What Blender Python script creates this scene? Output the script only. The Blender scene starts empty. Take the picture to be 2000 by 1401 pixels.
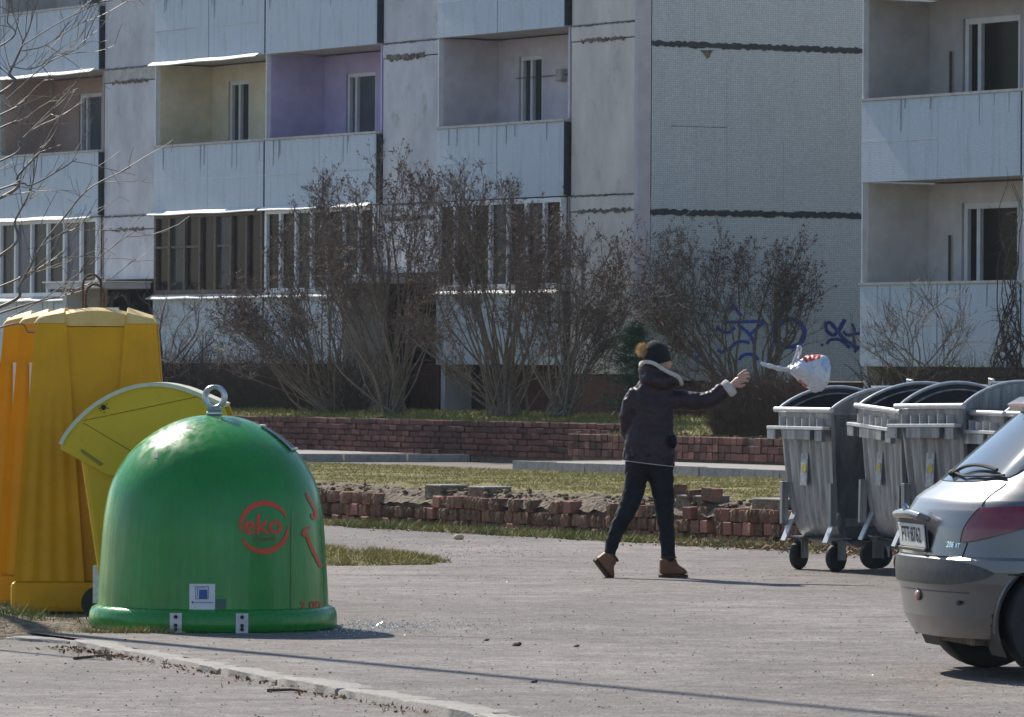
import bpy, bmesh, math, random
import numpy as np
from mathutils import Vector, Matrix, noise
R = math.radians
scene = bpy.context.scene
col = scene.collection

# ---------------------------------------------------------------- camera
FPX = 11500.0; HC = 1.5; VH = 19.5; ROLL = 0.006
cam_d = bpy.data.cameras.new('camera'); cam = bpy.data.objects.new('camera', cam_d); col.objects.link(cam)
cam_d.sensor_width = 36; cam_d.lens = FPX/2000*36; cam_d.clip_start = .5; cam_d.clip_end = 4000
cam.location = (0, 0, HC); cam.rotation_euler = (math.pi/2+VH/FPX, -ROLL, 0)
cam_d.dof.use_dof = True; cam_d.dof.focus_distance = 39.0; cam_d.dof.aperture_fstop = 26.0
scene.camera = cam
# ---------------------------------------------------------------- world + sun
SUN_AZ = 59.6; SUN_EL = 42.0          # azimuth: angle from -X towards +Y
w = bpy.data.worlds.new('World'); scene.world = w; w.use_nodes = True
nt = w.node_tree; bg = nt.nodes['Background']; sky = nt.nodes.new('ShaderNodeTexSky')
sky.sky_type = 'NISHITA'; sky.sun_disc = False; sky.sun_elevation = R(SUN_EL)
sky.sun_rotation = R(-(90-SUN_AZ)); sky.air_density = 1.0; sky.dust_density = .5; sky.ozone_density = 2.5
nt.links.new(sky.outputs[0], bg.inputs[0]); bg.inputs[1].default_value = 0.122
sl = bpy.data.lights.new('sun', 'SUN'); so = bpy.data.objects.new('sun', sl); col.objects.link(so)
sl.energy = 5.0; sl.angle = R(.53); sl.color = (1, .93, .82)
sdir = Vector((-math.cos(R(SUN_AZ))*math.cos(R(SUN_EL)), math.sin(R(SUN_AZ))*math.cos(R(SUN_EL)), math.sin(R(SUN_EL))))
so.rotation_euler = sdir.to_track_quat('Z', 'Y').to_euler()
scene.view_settings.view_transform = 'Standard'; scene.view_settings.look = 'None'
scene.view_settings.exposure = 0.24; scene.view_settings.gamma = 1.0
scene.render.engine = 'CYCLES'
random.seed(7); RNG = np.random.default_rng(11)

# ---------------------------------------------------------------- coordinate helpers
TH = R(60); AX = Vector((math.cos(TH), -math.sin(TH), 0)); NX = Vector((math.sin(TH), math.cos(TH), 0))
def ray(px, py):
    u = px-1000; v = py-700.5
    return (u+ROLL*v)/FPX, -(v-ROLL*u-VH)/FPX
def at(px, py, D):
    r = ray(px, py); return Vector((r[0]*D, D, HC+r[1]*D))
def gnd(px, py, z=0.):
    r = ray(px, py); D = (z-HC)/r[1]; return Vector((r[0]*D, D, z))
def fac(px, py, n):                    # -> (a, z) on the plane parallel to the facade
    r = ray(px, py); D = n/(NX[0]*r[0]+NX[1]); X = r[0]*D
    return X*AX[0]+D*AX[1], HC+r[1]*D
def side(px, py, a):                   # -> (n, z) on the plane across the facade
    r = ray(px, py); D = a/(AX[0]*r[0]+AX[1]); X = r[0]*D
    return X*NX[0]+D*NX[1], HC+r[1]*D
def site(a, n, z=0.):
    p = AX*a+NX*n; return Vector((p.x, p.y, z))

# ---------------------------------------------------------------- materials
MATS = {}
def srgb(r, g, b):
    f = lambda c: (c/255/12.92 if c <= 10 else ((c/255+.055)/1.055)**2.4)
    return (f(r), f(g), f(b))
def mat(name, c1, c2=None, scale=8., rough=.7, metal=0., bump=0., bscale=40., detail=4., spec=.5, coat=0., stretch=(1, 1, 1), rvar=0., lo=.35, hi=.65, dirt=None, dscale=1.5, dlo=.55, dhi=.75):
    if name in MATS: return MATS[name]
    m = bpy.data.materials.new(name); m.use_nodes = True; n = m.node_tree; b = n.nodes['Principled BSDF']; L = n.links.new
    b.inputs['Roughness'].default_value = rough; b.inputs['Metallic'].default_value = metal
    b.inputs['Specular IOR Level'].default_value = spec
    if coat: b.inputs['Coat Weight'].default_value = coat; b.inputs['Coat Roughness'].default_value = .08
    tc = n.nodes.new('ShaderNodeTexCoord'); mp = n.nodes.new('ShaderNodeMapping'); mp.inputs['Scale'].default_value = stretch
    L(tc.outputs['Object'], mp.inputs[0])
    out = None
    if c2 is None: b.inputs['Base Color'].default_value = (*c1, 1)
    else:
        t = n.nodes.new('ShaderNodeTexNoise'); t.inputs['Scale'].default_value = scale; t.inputs['Detail'].default_value = detail
        t.inputs['Roughness'].default_value = .62
        L(mp.outputs[0], t.inputs['Vector'])
        r = n.nodes.new('ShaderNodeValToRGB'); r.color_ramp.elements[0].color = (*c1, 1); r.color_ramp.elements[1].color = (*c2, 1)
        r.color_ramp.elements[0].position = lo; r.color_ramp.elements[1].position = hi
        L(t.outputs['Fac'], r.inputs[0]); out = r.outputs[0]
        if dirt is not None:
            t2 = n.nodes.new('ShaderNodeTexNoise'); t2.inputs['Scale'].default_value = dscale; t2.inputs['Detail'].default_value = 6; t2.inputs['Roughness'].default_value = .7
            L(mp.outputs[0], t2.inputs['Vector'])
            r2 = n.nodes.new('ShaderNodeMapRange'); r2.inputs[1].default_value = dlo; r2.inputs[2].default_value = dhi
            L(t2.outputs['Fac'], r2.inputs[0])
            mx = n.nodes.new('ShaderNodeMix'); mx.data_type = 'RGBA'; L(r2.outputs[0], mx.inputs[0]); L(out, mx.inputs[6]); mx.inputs[7].default_value = (*dirt, 1); out = mx.outputs[2]
        L(out, b.inputs['Base Color'])
        if rvar:
            mr = n.nodes.new('ShaderNodeMapRange'); mr.inputs[3].default_value = rough-rvar; mr.inputs[4].default_value = rough+rvar
            L(t.outputs['Fac'], mr.inputs[0]); L(mr.outputs[0], b.inputs['Roughness'])
    if bump:
        t3 = n.nodes.new('ShaderNodeTexNoise'); t3.inputs['Scale'].default_value = bscale; t3.inputs['Detail'].default_value = 5
        L(mp.outputs[0], t3.inputs['Vector'])
        bp = n.nodes.new('ShaderNodeBump'); bp.inputs['Strength'].default_value = 1.0; bp.inputs['Distance'].default_value = bump
        L(t3.outputs['Fac'], bp.inputs['Height']); L(bp.outputs[0], b.inputs['Normal'])
    MATS[name] = m
    return m
def randtint(m, amount=.35, hue=.02):
    """per-object brightness variation for repeated pieces"""
    n = m.node_tree; b = n.nodes['Principled BSDF']; L = n.links
    oi = n.nodes.new('ShaderNodeObjectInfo'); hs = n.nodes.new('ShaderNodeHueSaturation')
    src = b.inputs['Base Color'].links
    if src: L.new(src[0].from_socket, hs.inputs['Color'])
    else: hs.inputs['Color'].default_value = b.inputs['Base Color'].default_value
    mr = n.nodes.new('ShaderNodeMapRange'); mr.inputs[3].default_value = 1-amount; mr.inputs[4].default_value = 1+amount
    L.new(oi.outputs['Random'], mr.inputs[0]); L.new(mr.outputs[0], hs.inputs['Value'])
    L.new(hs.outputs[0], b.inputs['Base Color']); return m

# ---------------------------------------------------------------- mesh builder
class MB:
    def __init__(s): s.v = []; s.f = []
    def add(s, vs, fs):
        o = len(s.v); s.v.extend([tuple(v) for v in vs]); s.f.extend([tuple(i+o for i in f) for f in fs]); return s
    def box(s, x0, x1, y0, y1, z0, z1, M=None):
        vs = [Vector(p) for p in ((x0,y0,z0),(x1,y0,z0),(x1,y1,z0),(x0,y1,z0),(x0,y0,z1),(x1,y0,z1),(x1,y1,z1),(x0,y1,z1))]
        if M is not None: vs = [M @ v for v in vs]
        return s.add(vs, [(0,3,2,1),(4,5,6,7),(0,1,5,4),(1,2,6,5),(2,3,7,6),(3,0,4,7)])
    def prism(s, poly, d, M=None):
        """poly: list of 3-D points (ccw seen from outside front), extruded by vector d"""
        n = len(poly); d = Vector(d); a = [Vector(p) for p in poly]; b = [p+d for p in a]
        vs = a+b
        if M is not None: vs = [M @ v for v in vs]
        return s.add(vs, [tuple(range(n))[::-1], tuple(range(n, 2*n))]+[(i, (i+1) % n, n+(i+1) % n, n+i) for i in range(n)])
    def loft(s, rings, cap=True, closed=True):
        n = len(rings[0]); vs = [p for r in rings for p in r]; fs = []
        for k in range(len(rings)-1):
            for i in range(n if closed else n-1):
                j = (i+1) % n; fs.append((k*n+i, k*n+j, (k+1)*n+j, (k+1)*n+i))
        if cap: fs.append(tuple(range(n))[::-1]); fs.append(tuple((len(rings)-1)*n+i for i in range(n)))
        return s.add(vs, fs)
    def lathe(s, prof, seg=32, c=(0, 0, 0), cap=False):
        c = Vector(c)
        rings = [[c+Vector((r*math.cos(2*math.pi*i/seg), r*math.sin(2*math.pi*i/seg), z)) for i in range(seg)] for r, z in prof]
        return s.loft(rings, cap)
    def tube(s, pts, rad, seg=6, cap=True, closed=False):
        pts = [Vector(p) for p in pts]; n = len(pts)
        if not hasattr(rad, '__len__'): rad = [rad]*n
        rings = []; prev = None
        for i in range(n):
            if closed: d = pts[(i+1) % n]-pts[i-1]
            else: d = pts[min(i+1, n-1)]-pts[max(i-1, 0)]
            if d.length < 1e-9: d = Vector((0, 0, 1))
            d.normalize()
            if prev is None:
                u = d.cross(Vector((0, 0, 1)) if abs(d.z) < .9 else Vector((1, 0, 0))).normalized()
            else:
                u = prev-d*prev.dot(d)
                u = u.normalized() if u.length > 1e-6 else d.orthogonal().normalized()
            prev = u; v = d.cross(u)
            rings.append([pts[i]+(u*math.cos(2*math.pi*k/seg)+v*math.sin(2*math.pi*k/seg))*rad[i] for k in range(seg)])
        if closed: rings.append(rings[0]); return s.loft(rings, False)
        return s.loft(rings, cap)
    def ball(s, c, r, seg=12, rings=8, M=None, jitter=0):
        c = Vector(c); r = Vector(r) if hasattr(r, '__len__') else Vector((r, r, r))
        vs = [];
        for i in range(rings+1):
            th = math.pi*i/rings
            for k in range(seg):
                ph = 2*math.pi*k/seg; p = Vector((r.x*math.sin(th)*math.cos(ph), r.y*math.sin(th)*math.sin(ph), r.z*math.cos(th)))
                if jitter: p *= 1+random.uniform(-jitter, jitter)
                if M is not None: p = M @ p
                vs.append(c+p)
        fs = [(i*seg+k, (i+1)*seg+k, (i+1)*seg+(k+1) % seg, i*seg+(k+1) % seg) for i in range(rings) for k in range(seg)]
        return s.add(vs, fs)
    def grid(s, fn, nu, nv):
        vs = [fn(i/nu, j/nv) for i in range(nu+1) for j in range(nv+1)]
        return s.add(vs, [(i*(nv+1)+j, (i+1)*(nv+1)+j, (i+1)*(nv+1)+j+1, i*(nv+1)+j+1) for i in range(nu) for j in range(nv)])
    def mesh(s, name, m=None, smooth=False, angle=40):
        me = bpy.data.meshes.new(name); me.from_pydata(s.v, [], s.f); me.validate()
        if m is not None: me.materials.append(m)
        if smooth:
            me.shade_smooth(); me.set_sharp_from_angle(angle=R(angle))
        me.update(); return me
    def build(s, name, m=None, parent=None, smooth=False, angle=40, bevel=0., loc=None, rz=None, weld=False):
        me = s.mesh(name, m, smooth, angle); o = bpy.data.objects.new(name, me); col.objects.link(o)
        if parent is not None: o.parent = parent
        if loc is not None: o.location = loc
        if rz is not None: o.rotation_euler = (0, 0, rz)
        if bevel:
            b = o.modifiers.new('bevel', 'BEVEL'); b.width = bevel; b.segments = 2; b.limit_method = 'ANGLE'; b.angle_limit = R(35)
        return o
def tag(o, label=None, cat=None, group=None, kind=None):
    if label: o['label'] = label
    if cat: o['category'] = cat
    if group: o['group'] = group
    if kind: o['kind'] = kind
    return o
def thing(name, label, cat, loc=(0, 0, 0), rz=0., group=None):
    o = bpy.data.objects.new(name, None); col.objects.link(o); o.location = loc; o.rotation_euler = (0, 0, rz); o.empty_display_size = .1
    return tag(o, label, cat, group)
def shared(name, me, parent, loc=(0, 0, 0), rot=(0, 0, 0), scale=(1, 1, 1)):
    o = bpy.data.objects.new(name, me); col.objects.link(o); o.parent = parent; o.location = loc; o.rotation_euler = rot; o.scale = scale; return o
def copy_tree(o, parent=None):
    c = o.copy(); col.objects.link(c); c.parent = parent
    for ch in list(o.children): copy_tree(ch, c)
    return c
def tri_cloud(name, V, m, parent=None, nper=3):
    """V: (k*nper,3) array of loose polygons"""
    k = len(V)//nper; me = bpy.data.meshes.new(name)
    me.vertices.add(len(V)); me.vertices.foreach_set('co', np.asarray(V, dtype=np.float32).ravel())
    me.loops.add(len(V)); me.loops.foreach_set('vertex_index', np.arange(len(V), dtype=np.int32))
    me.polygons.add(k); me.polygons.foreach_set('loop_start', np.arange(0, len(V), nper, dtype=np.int32)); me.polygons.foreach_set('loop_total', np.full(k, nper, dtype=np.int32))
    me.materials.append(m); me.update(calc_edges=True); me.validate()
    o = bpy.data.objects.new(name, me); col.objects.link(o)
    if parent is not None: o.parent = parent
    return o
def spline(pts, n):
    """Catmull-Rom through pts -> n points"""
    P = [Vector(p) for p in pts]; P = [P[0]*2-P[1]]+P+[P[-1]*2-P[-2]]; out = []
    segs = len(P)-3
    for i in range(n):
        t = i/(n-1)*segs; k = min(int(t), segs-1); t -= k; a, b, c, d = P[k:k+4]
        out.append(.5*((2*b)+(c-a)*t+(2*a-5*b+4*c-d)*t*t+(3*b-a-3*c+d)*t**3))
    return out
def lerp(a, b, t): return a+(b-a)*t
def interp(x, xs, ys): return float(np.interp(x, xs, ys))
def text_mesh(txt, size=1., bold=0., shear=0.):
    cu = bpy.data.curves.new('txt', 'FONT'); cu.body = txt; cu.size = size; cu.offset = bold; cu.shear = shear; cu.align_x = 'CENTER'; cu.align_y = 'CENTER'; cu.resolution_u = 3
    o = bpy.data.objects.new('txt', cu); col.objects.link(o); dg = bpy.context.evaluated_depsgraph_get(); me = bpy.data.meshes.new_from_object(o.evaluated_get(dg))
    vs = [tuple(v.co) for v in me.vertices]; fs = [tuple(p.vertices) for p in me.polygons]
    bpy.data.objects.remove(o); bpy.data.curves.remove(cu); bpy.data.meshes.remove(me); return vs, fs
# ================================================================ GROUND
def asphalt_mat(name, base, spread, tint=(1, 1, 1)):
    m = bpy.data.materials.new(name); m.use_nodes = True; n = m.node_tree; b = n.nodes['Principled BSDF']; L = n.links.new
    tc = n.nodes.new('ShaderNodeTexCoord')
    def noise_(s, d, r=.6, st=(1, 1, 1)):
        mp = n.nodes.new('ShaderNodeMapping'); mp.inputs['Scale'].default_value = st; L(tc.outputs['Object'], mp.inputs[0])
        t = n.nodes.new('ShaderNodeTexNoise'); t.inputs['Scale'].default_value = s; t.inputs['Detail'].default_value = d; t.inputs['Roughness'].default_value = r; L(mp.outputs[0], t.inputs['Vector']); return t.outputs['Fac']
    big = noise_(.35, 5, .6, (1, .45, 1)); mid = noise_(5., 6, .75); v = n.nodes.new('ShaderNodeTexVoronoi'); v.inputs['Scale'].default_value = 45.; L(tc.outputs['Object'], v.inputs['Vector'])
    def ramp(f, c1, c2, lo, hi):
        r = n.nodes.new('ShaderNodeValToRGB'); r.color_ramp.elements[0].color = (*c1, 1); r.color_ramp.elements[1].color = (*c2, 1); r.color_ramp.elements[0].position = lo; r.color_ramp.elements[1].position = hi; L(f, r.inputs[0]); return r.outputs[0]
    def mul(a, bb, fac=1.):
        x = n.nodes.new('ShaderNodeMix'); x.data_type = 'RGBA'; x.blend_type = 'MULTIPLY'; x.inputs[0].default_value = fac; L(a, x.inputs[6]); L(bb, x.inputs[7]); return x.outputs[2]
    lo = tuple(c*(1-spread) for c in base); hi = tuple(c*(1+spread) for c in base)
    c = ramp(big, lo, hi, .32, .68)
    c = mul(c, ramp(mid, (.62, .61, .61), (1.22, 1.22, 1.22), .3, .7))
    sep = n.nodes.new('ShaderNodeSeparateColor'); L(v.outputs['Color'], sep.inputs[0])
    c = mul(c, ramp(sep.outputs[0], (.66, .65, .65), (1.34, 1.33, 1.32), .0, 1.))
    wear = noise_(1.4, 8, .72, (.7, 1.1, 1)); c = mul(c, ramp(wear, (.7, .69, .68), (1.12, 1.12, 1.12), .36, .6))
    L(c, b.inputs['Base Color']); b.inputs['Roughness'].default_value = .78; b.inputs['Specular IOR Level'].default_value = .35
    bp = n.nodes.new('ShaderNodeBump'); bp.inputs['Strength'].default_value = .7; bp.inputs['Distance'].default_value = .006; L(v.outputs['Distance'], bp.inputs['Height'])
    bp2 = n.nodes.new('ShaderNodeBump'); bp2.inputs['Strength'].default_value = .6; bp2.inputs['Distance'].default_value = .02; L(mid, bp2.inputs['Height']); L(bp.outputs[0], bp2.inputs['Normal'])
    L(bp2.outputs[0], b.inputs['Normal']); return m
RZ = -.035
M_asph = asphalt_mat('dusty_asphalt', (.186, .166, .153), .24)
M_asph2 = asphalt_mat('road_asphalt', (.182, .162, .149), .2)
M_dirt = mat('dirt', (.085, .065, .045), (.2, .165, .12), 9., .95, bump=.03, bscale=25, dirt=(.05, .04, .028), dscale=3)
M_soil = mat('soil', (.1, .075, .05), (.25, .195, .135), 14., .95, bump=.03, bscale=30)
M_turf = mat('turf', (.16, .14, .04), (.27, .23, .08), 6., .95, bump=.02, bscale=60, dirt=(.13, .105, .06), dscale=2.2)
M_kerb = mat('kerb_concrete', (.26, .24, .215), (.36, .335, .305), 14., .85, bump=.006, bscale=80, dirt=(.2, .18, .155), dscale=4)
M_pave = mat('pavement', (.26, .245, .235), (.36, .345, .33), 10., .9, bump=.004, bscale=90)

g = MB().add([(-1500, -300, -.3), (1500, -300, -.3), (1500, 2500, -.3), (-1500, 2500, -.3)], [(0, 1, 2, 3)])
tag(g.build('ground', M_dirt), kind='structure')

KD = Vector((.321, -.947, 0)); KR = Vector((.947, .321, 0))
K0 = gnd(175, 1250); K0.z = 0                      # where the straight kerb starts
def kerb_pt(s): return K0+KD*s
# lower road in front
rd = MB(); rd.add([(-60, -60, RZ), (60, -60, RZ), (60, 34, RZ), (-60, 60, RZ)], [(0, 1, 2, 3)])
tag(rd.build('road', M_asph2), kind='structure')
# raised lot: polygon right of the kerb; subdivided along n so that it can rise a little towards the houses
def lot_z(x, y):
    n = x*NX.x+y*NX.y
    return interp(n, [0, 34, 41, 60], [0, 0, .06, .06])+.012*noise.noise(Vector((x*.25, y*.25, 0)))*(1 if y > 40 else 0)
lot = MB(); edge = []
e0 = kerb_pt(60); e1 = kerb_pt(0)
left_edge = [e0, kerb_pt(30), kerb_pt(15), kerb_pt(7.4), kerb_pt(3), kerb_pt(0), K0+Vector((-.35, .75, 0)), K0+Vector((-1.0, 1.6, 0)), K0+Vector((-3.5, 4.2, 0)), Vector((-14, 48, 0)), Vector((-40, 90, 0)), Vector((-60, 130, 0))]
rows = []
for i, p in enumerate(left_edge):
    row = []
    for k in range(25):
        t = (k/24)**1.5; x = p.x+(70-p.x)*t; row.append(Vector((x, p.y, lot_z(x, p.y))))
    rows.append(row)
rows2 = []
for a, b in zip(rows[:-1], rows[1:]):
    m_ = 8 if a[0].y > 30 else 2
    for q in range(m_):
        r_ = [a[k].lerp(b[k], q/m_) for k in range(25)]
        for v in r_: v.z = lot_z(v.x, v.y)
        rows2.append(r_)
rows2.append(rows[-1]); lot.loft(rows2, False, False)
tag(lot.build('parking_lot', M_asph, smooth=True), kind='structure')
# kerb stones along the lot edge
kb = bpy.data.objects.new('kerb', None); col.objects.link(kb); kb.location = K0; tag(kb, kind='structure')
def kerb_stone_mesh(L, seed):
    rnd = random.Random(seed); mb = MB(); rings = []
    N_ = 10
    for i in range(N_+1):
        y = L*i/N_; e = .012 if i in (0, N_) else 0
        j = lambda s: rnd.uniform(-s, s)
        w_ = .11; prof = [(-w_, -.2), (-w_+j(.004), -.014-e+j(.005)), (-w_+.02+j(.008), .002-e+j(.003)), (w_-.01, .010-e+j(.002)), (w_+j(.003), .002-e), (w_, -.2)]
        rings.append([(x, y, z) for x, z in prof])
    mb.loft(rings, True); return mb.mesh('kerb_stone', M_kerb, True, 50)
ks = [kerb_stone_mesh(.98, s) for s in range(4)]
krot = math.atan2(-KD.x, KD.y)       # local +y -> KD
s_ = 0.0
for i in range(14):
    o = shared('kerb_stone', ks[i % 4], kb, KD*s_+Vector((0, 0, random.uniform(-.006, .006))), (random.uniform(-.008, .008), 0, krot+random.uniform(-.012, .012))); s_ += 1.0
for i, (dx, dy, ang) in enumerate([(-.02, .05, .35), (-.40, .8, .75)]):
    shared('kerb_stone', ks[i], kb, Vector((dx-.42 if i == 0 else dx-.75, dy+.75, -.02)), (0, .02, krot+ang))
# dirt bank with weeds at the left edge of the lot, below the yellow containers
def bank(u, v):
    x = -3.9+1.75*u; y = 32.9+1.9*v
    h = .02+.07*math.sin(math.pi*min(1, max(0, v*1.2)))*math.exp(-((u-.35)/.33)**2)+.03*noise.noise(Vector((x*4, y*4, 1)))
    e = min(1, 6*min(u, 1-u, v, 1-v)); return Vector((x, y, -.05+e*(.055+h)))
tag(MB().grid(bank, 40, 40).build('soil_bank', M_soil, smooth=True), kind='structure')
# low mound of turf on the lot
mc = gnd(690, 1098)
def mound(u, v):
    a = 2*math.pi*u; r = v; rr = 1+.12*noise.noise(Vector((math.cos(a)*1.7, math.sin(a)*1.7, 3)))
    x = mc.x-.25+1.0*r*rr*math.cos(a); y = mc.y+.95*r*rr*math.sin(a)
    return Vector((x, y, -.012+.1*(1-r*r)+.018*noise.noise(Vector((x*5, y*5, 0)))))
tag(MB().grid(mound, 48, 16).build('turf_mound', M_turf, smooth=True), kind='structure')

# raised grass bed behind the first brick wall
BED_N0, BED_N1 = 26.98, 34.6
def bed_z(a, n):
    t = (n-BED_N0)/(BED_N1-BED_N0)
    z = interp(t, [0, .03, .12, .5, .9, 1.0], [.27, .31, .36, .38, .33, .0])
    z += .035*noise.noise(Vector((a*1.3, n*1.3, 5)))*(1 if t < .92 else 0)
    if t < .16: z += .07*max(0, noise.noise(Vector((a*2.2, n*3, 9))))-.03*abs(noise.noise(Vector((a*5, n*6, 2))))
    return z
def bed(u, v):
    a = -62+27*u; n = BED_N0+(BED_N1-BED_N0)*v**1.5; return site(a, n, bed_z(a, n))
tag(MB().grid(bed, 270, 46).build('lawn', M_turf, smooth=True), kind='structure')
# pavements in front of the far walls
WL_N = 44.6; WR_N = 43.9
pv = MB(); ks0 = fac(1010, 905, 41.6)[0]
PZ = .185
p = [site(ks0, 41.68, PZ), site(-60, 41.68, PZ), site(-60, 46, PZ), site(ks0-1.0, 46, PZ), site(ks0-.8, 43.5, PZ)]
pv.prism([q-Vector((0, 0, .2)) for q in p], (0, 0, .2)); tag(pv.build('pavement', M_pave), kind='structure')
kA = gnd(420, 902, .06); kB = gnd(1020, 903, .06)
pv2 = MB(); q = [kA+Vector((-9, 1.2, .1)), kA+Vector((0, 0.13, .1)), kB+Vector((0, .13, .1)), kB+Vector((.5, 2.2, .1)), site(-78.2, 46.2, .16), site(-125, 46, .16)]
q = [Vector((v.x, v.y, .172)) for v in q]
pv2.prism([v-Vector((0, 0, .2)) for v in q], (0, 0, .2)); tag(pv2.build('pavement', M_pave), kind='structure')
# kerb stones of the far pavements
kb2 = bpy.data.objects.new('kerb', None); col.objects.link(kb2); kb2.location = site(ks0, 41.6, 0); tag(kb2, kind='structure')
fk = MB().box(0, .97, -.075, .075, -.1, .135); fkm = fk.mesh('kerb_stone', M_kerb)
rA = math.atan2(AX.y, AX.x)
for i in range(16): shared('kerb_stone', fkm, kb2, AX*i*1.0+Vector((0, 0, .06+random.uniform(-.006, .008))), (0, 0, rA+random.uniform(-.01, .01)))
for i in range(3): shared('kerb_stone', fkm, kb2, NX*(.1+i*1.0)-AX*(.08+.25*i)+Vector((0, 0, .055)), (0, 0, math.atan2(NX.y, NX.x)+.26))
kb3 = bpy.data.objects.new('kerb', None); col.objects.link(kb3); kb3.location = kA; tag(kb3, kind='structure')
dk = (kB-kA); Lk = dk.length; dk.normalize(); rk = math.atan2(dk.y, dk.x)
for i in range(int(Lk)+1): shared('kerb_stone', fkm, kb3, dk*i*1.0+Vector((0, 0, -.01+random.uniform(-.008, .008))), (0, 0, rk+random.uniform(-.01, .01)))
# upper lawn between the far walls and the houses
def ulawn_z(a, n):
    base = interp(a, [-110, -76, -73, -60], [.66, .62, .50, .48])
    return base+interp(n, [43.8, 44.8, 45.8, 47], [0, .0, .13, .16])+.03*noise.noise(Vector((a, n, 0)))+.02*noise.noise(Vector((a*4, n*4, 7)))-interp(n, [45, 49], [0, .05])
def ulawn(u, v):
    a = -125+70*u; n = WL_N+.22+14*v**1.6
    n0 = lerp(WL_N, WR_N, min(1, max(0, (a+74.2)/.5)))+.2; n = n0+14*v**1.6
    return site(a, n, ulawn_z(a, n))
tag(MB().grid(ulawn, 350, 24).build('lawn', M_turf, smooth=True), kind='structure')

# crumbling soil edge along the top of the near wall
def soil_edge(u, v):
    a = -62+27*u; n = 26.84+.75*v*(1+.5*noise.noise(Vector((a*.8, 1, 0))))
    lump = .05*abs(noise.noise(Vector((a*3.5, n*6, 1))))+.03*noise.noise(Vector((a*9, n*14, 3)))+.03*noise.noise(Vector((a*1.1, 7, 0)))
    return site(a, n, interp(v, [0, .15, .5, 1], [.24, .325, .36, .33])+lump-.01)
tag(MB().grid(soil_edge, 620, 12).build('soil_edge', M_soil), kind='structure')

# cracks and old seams in the asphalt
def crack(pts, wd, seed):
    rnd = random.Random(seed); P = spline([gnd(x, y) for x, y in pts], 90); rg = []
    for i, q in enumerate(P):
        w_ = wd*rnd.uniform(.3, 1.3); o = Vector((0, rnd.uniform(-.02, .02), 0)); rg.append([q+o+Vector((0, -w_, .004)), q+o+Vector((0, w_, .004))])
    tag(MB().loft(rg, False, False).build('asphalt_crack', M_crackfill), kind='structure')
M_crackfill = mat('crack_fill', (.05, .045, .04), (.1, .09, .08), 20., .95)
for k, (pts, wd) in enumerate([([(640, 1123), (760, 1125), (900, 1126), (1010, 1131)], .02), ([(1620, 1207), (1700, 1206), (1790, 1203), (1840, 1204)], .012), ([(820, 1152), (950, 1153), (1080, 1155)], .008)]): crack(pts, wd, k)

# coarse worn patches in the asphalt
M_asph3 = asphalt_mat('coarse_asphalt', (.155, .143, .138), .2)
def worn(cx, cy, rx, ry, seed):
    c = gnd(cx, cy); e = gnd(cx+rx, cy)-c; f = gnd(cx, cy-ry).y-c.y
    def fn(u, v):
        a = 2*math.pi*u; k = v*(1+.35*noise.noise(Vector((math.cos(a)*1.6, math.sin(a)*1.6, seed)))+.12*noise.noise(Vector((math.cos(a)*6, math.sin(a)*6, seed))))
        x = c.x+e.x*k*math.cos(a); y = c.y+f*k*math.sin(a); return Vector((x, y, lot_z(x, y)+.004))
    tag(MB().grid(fn, 90, 6).build('asphalt_patch', M_asph3), kind='structure')

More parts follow.
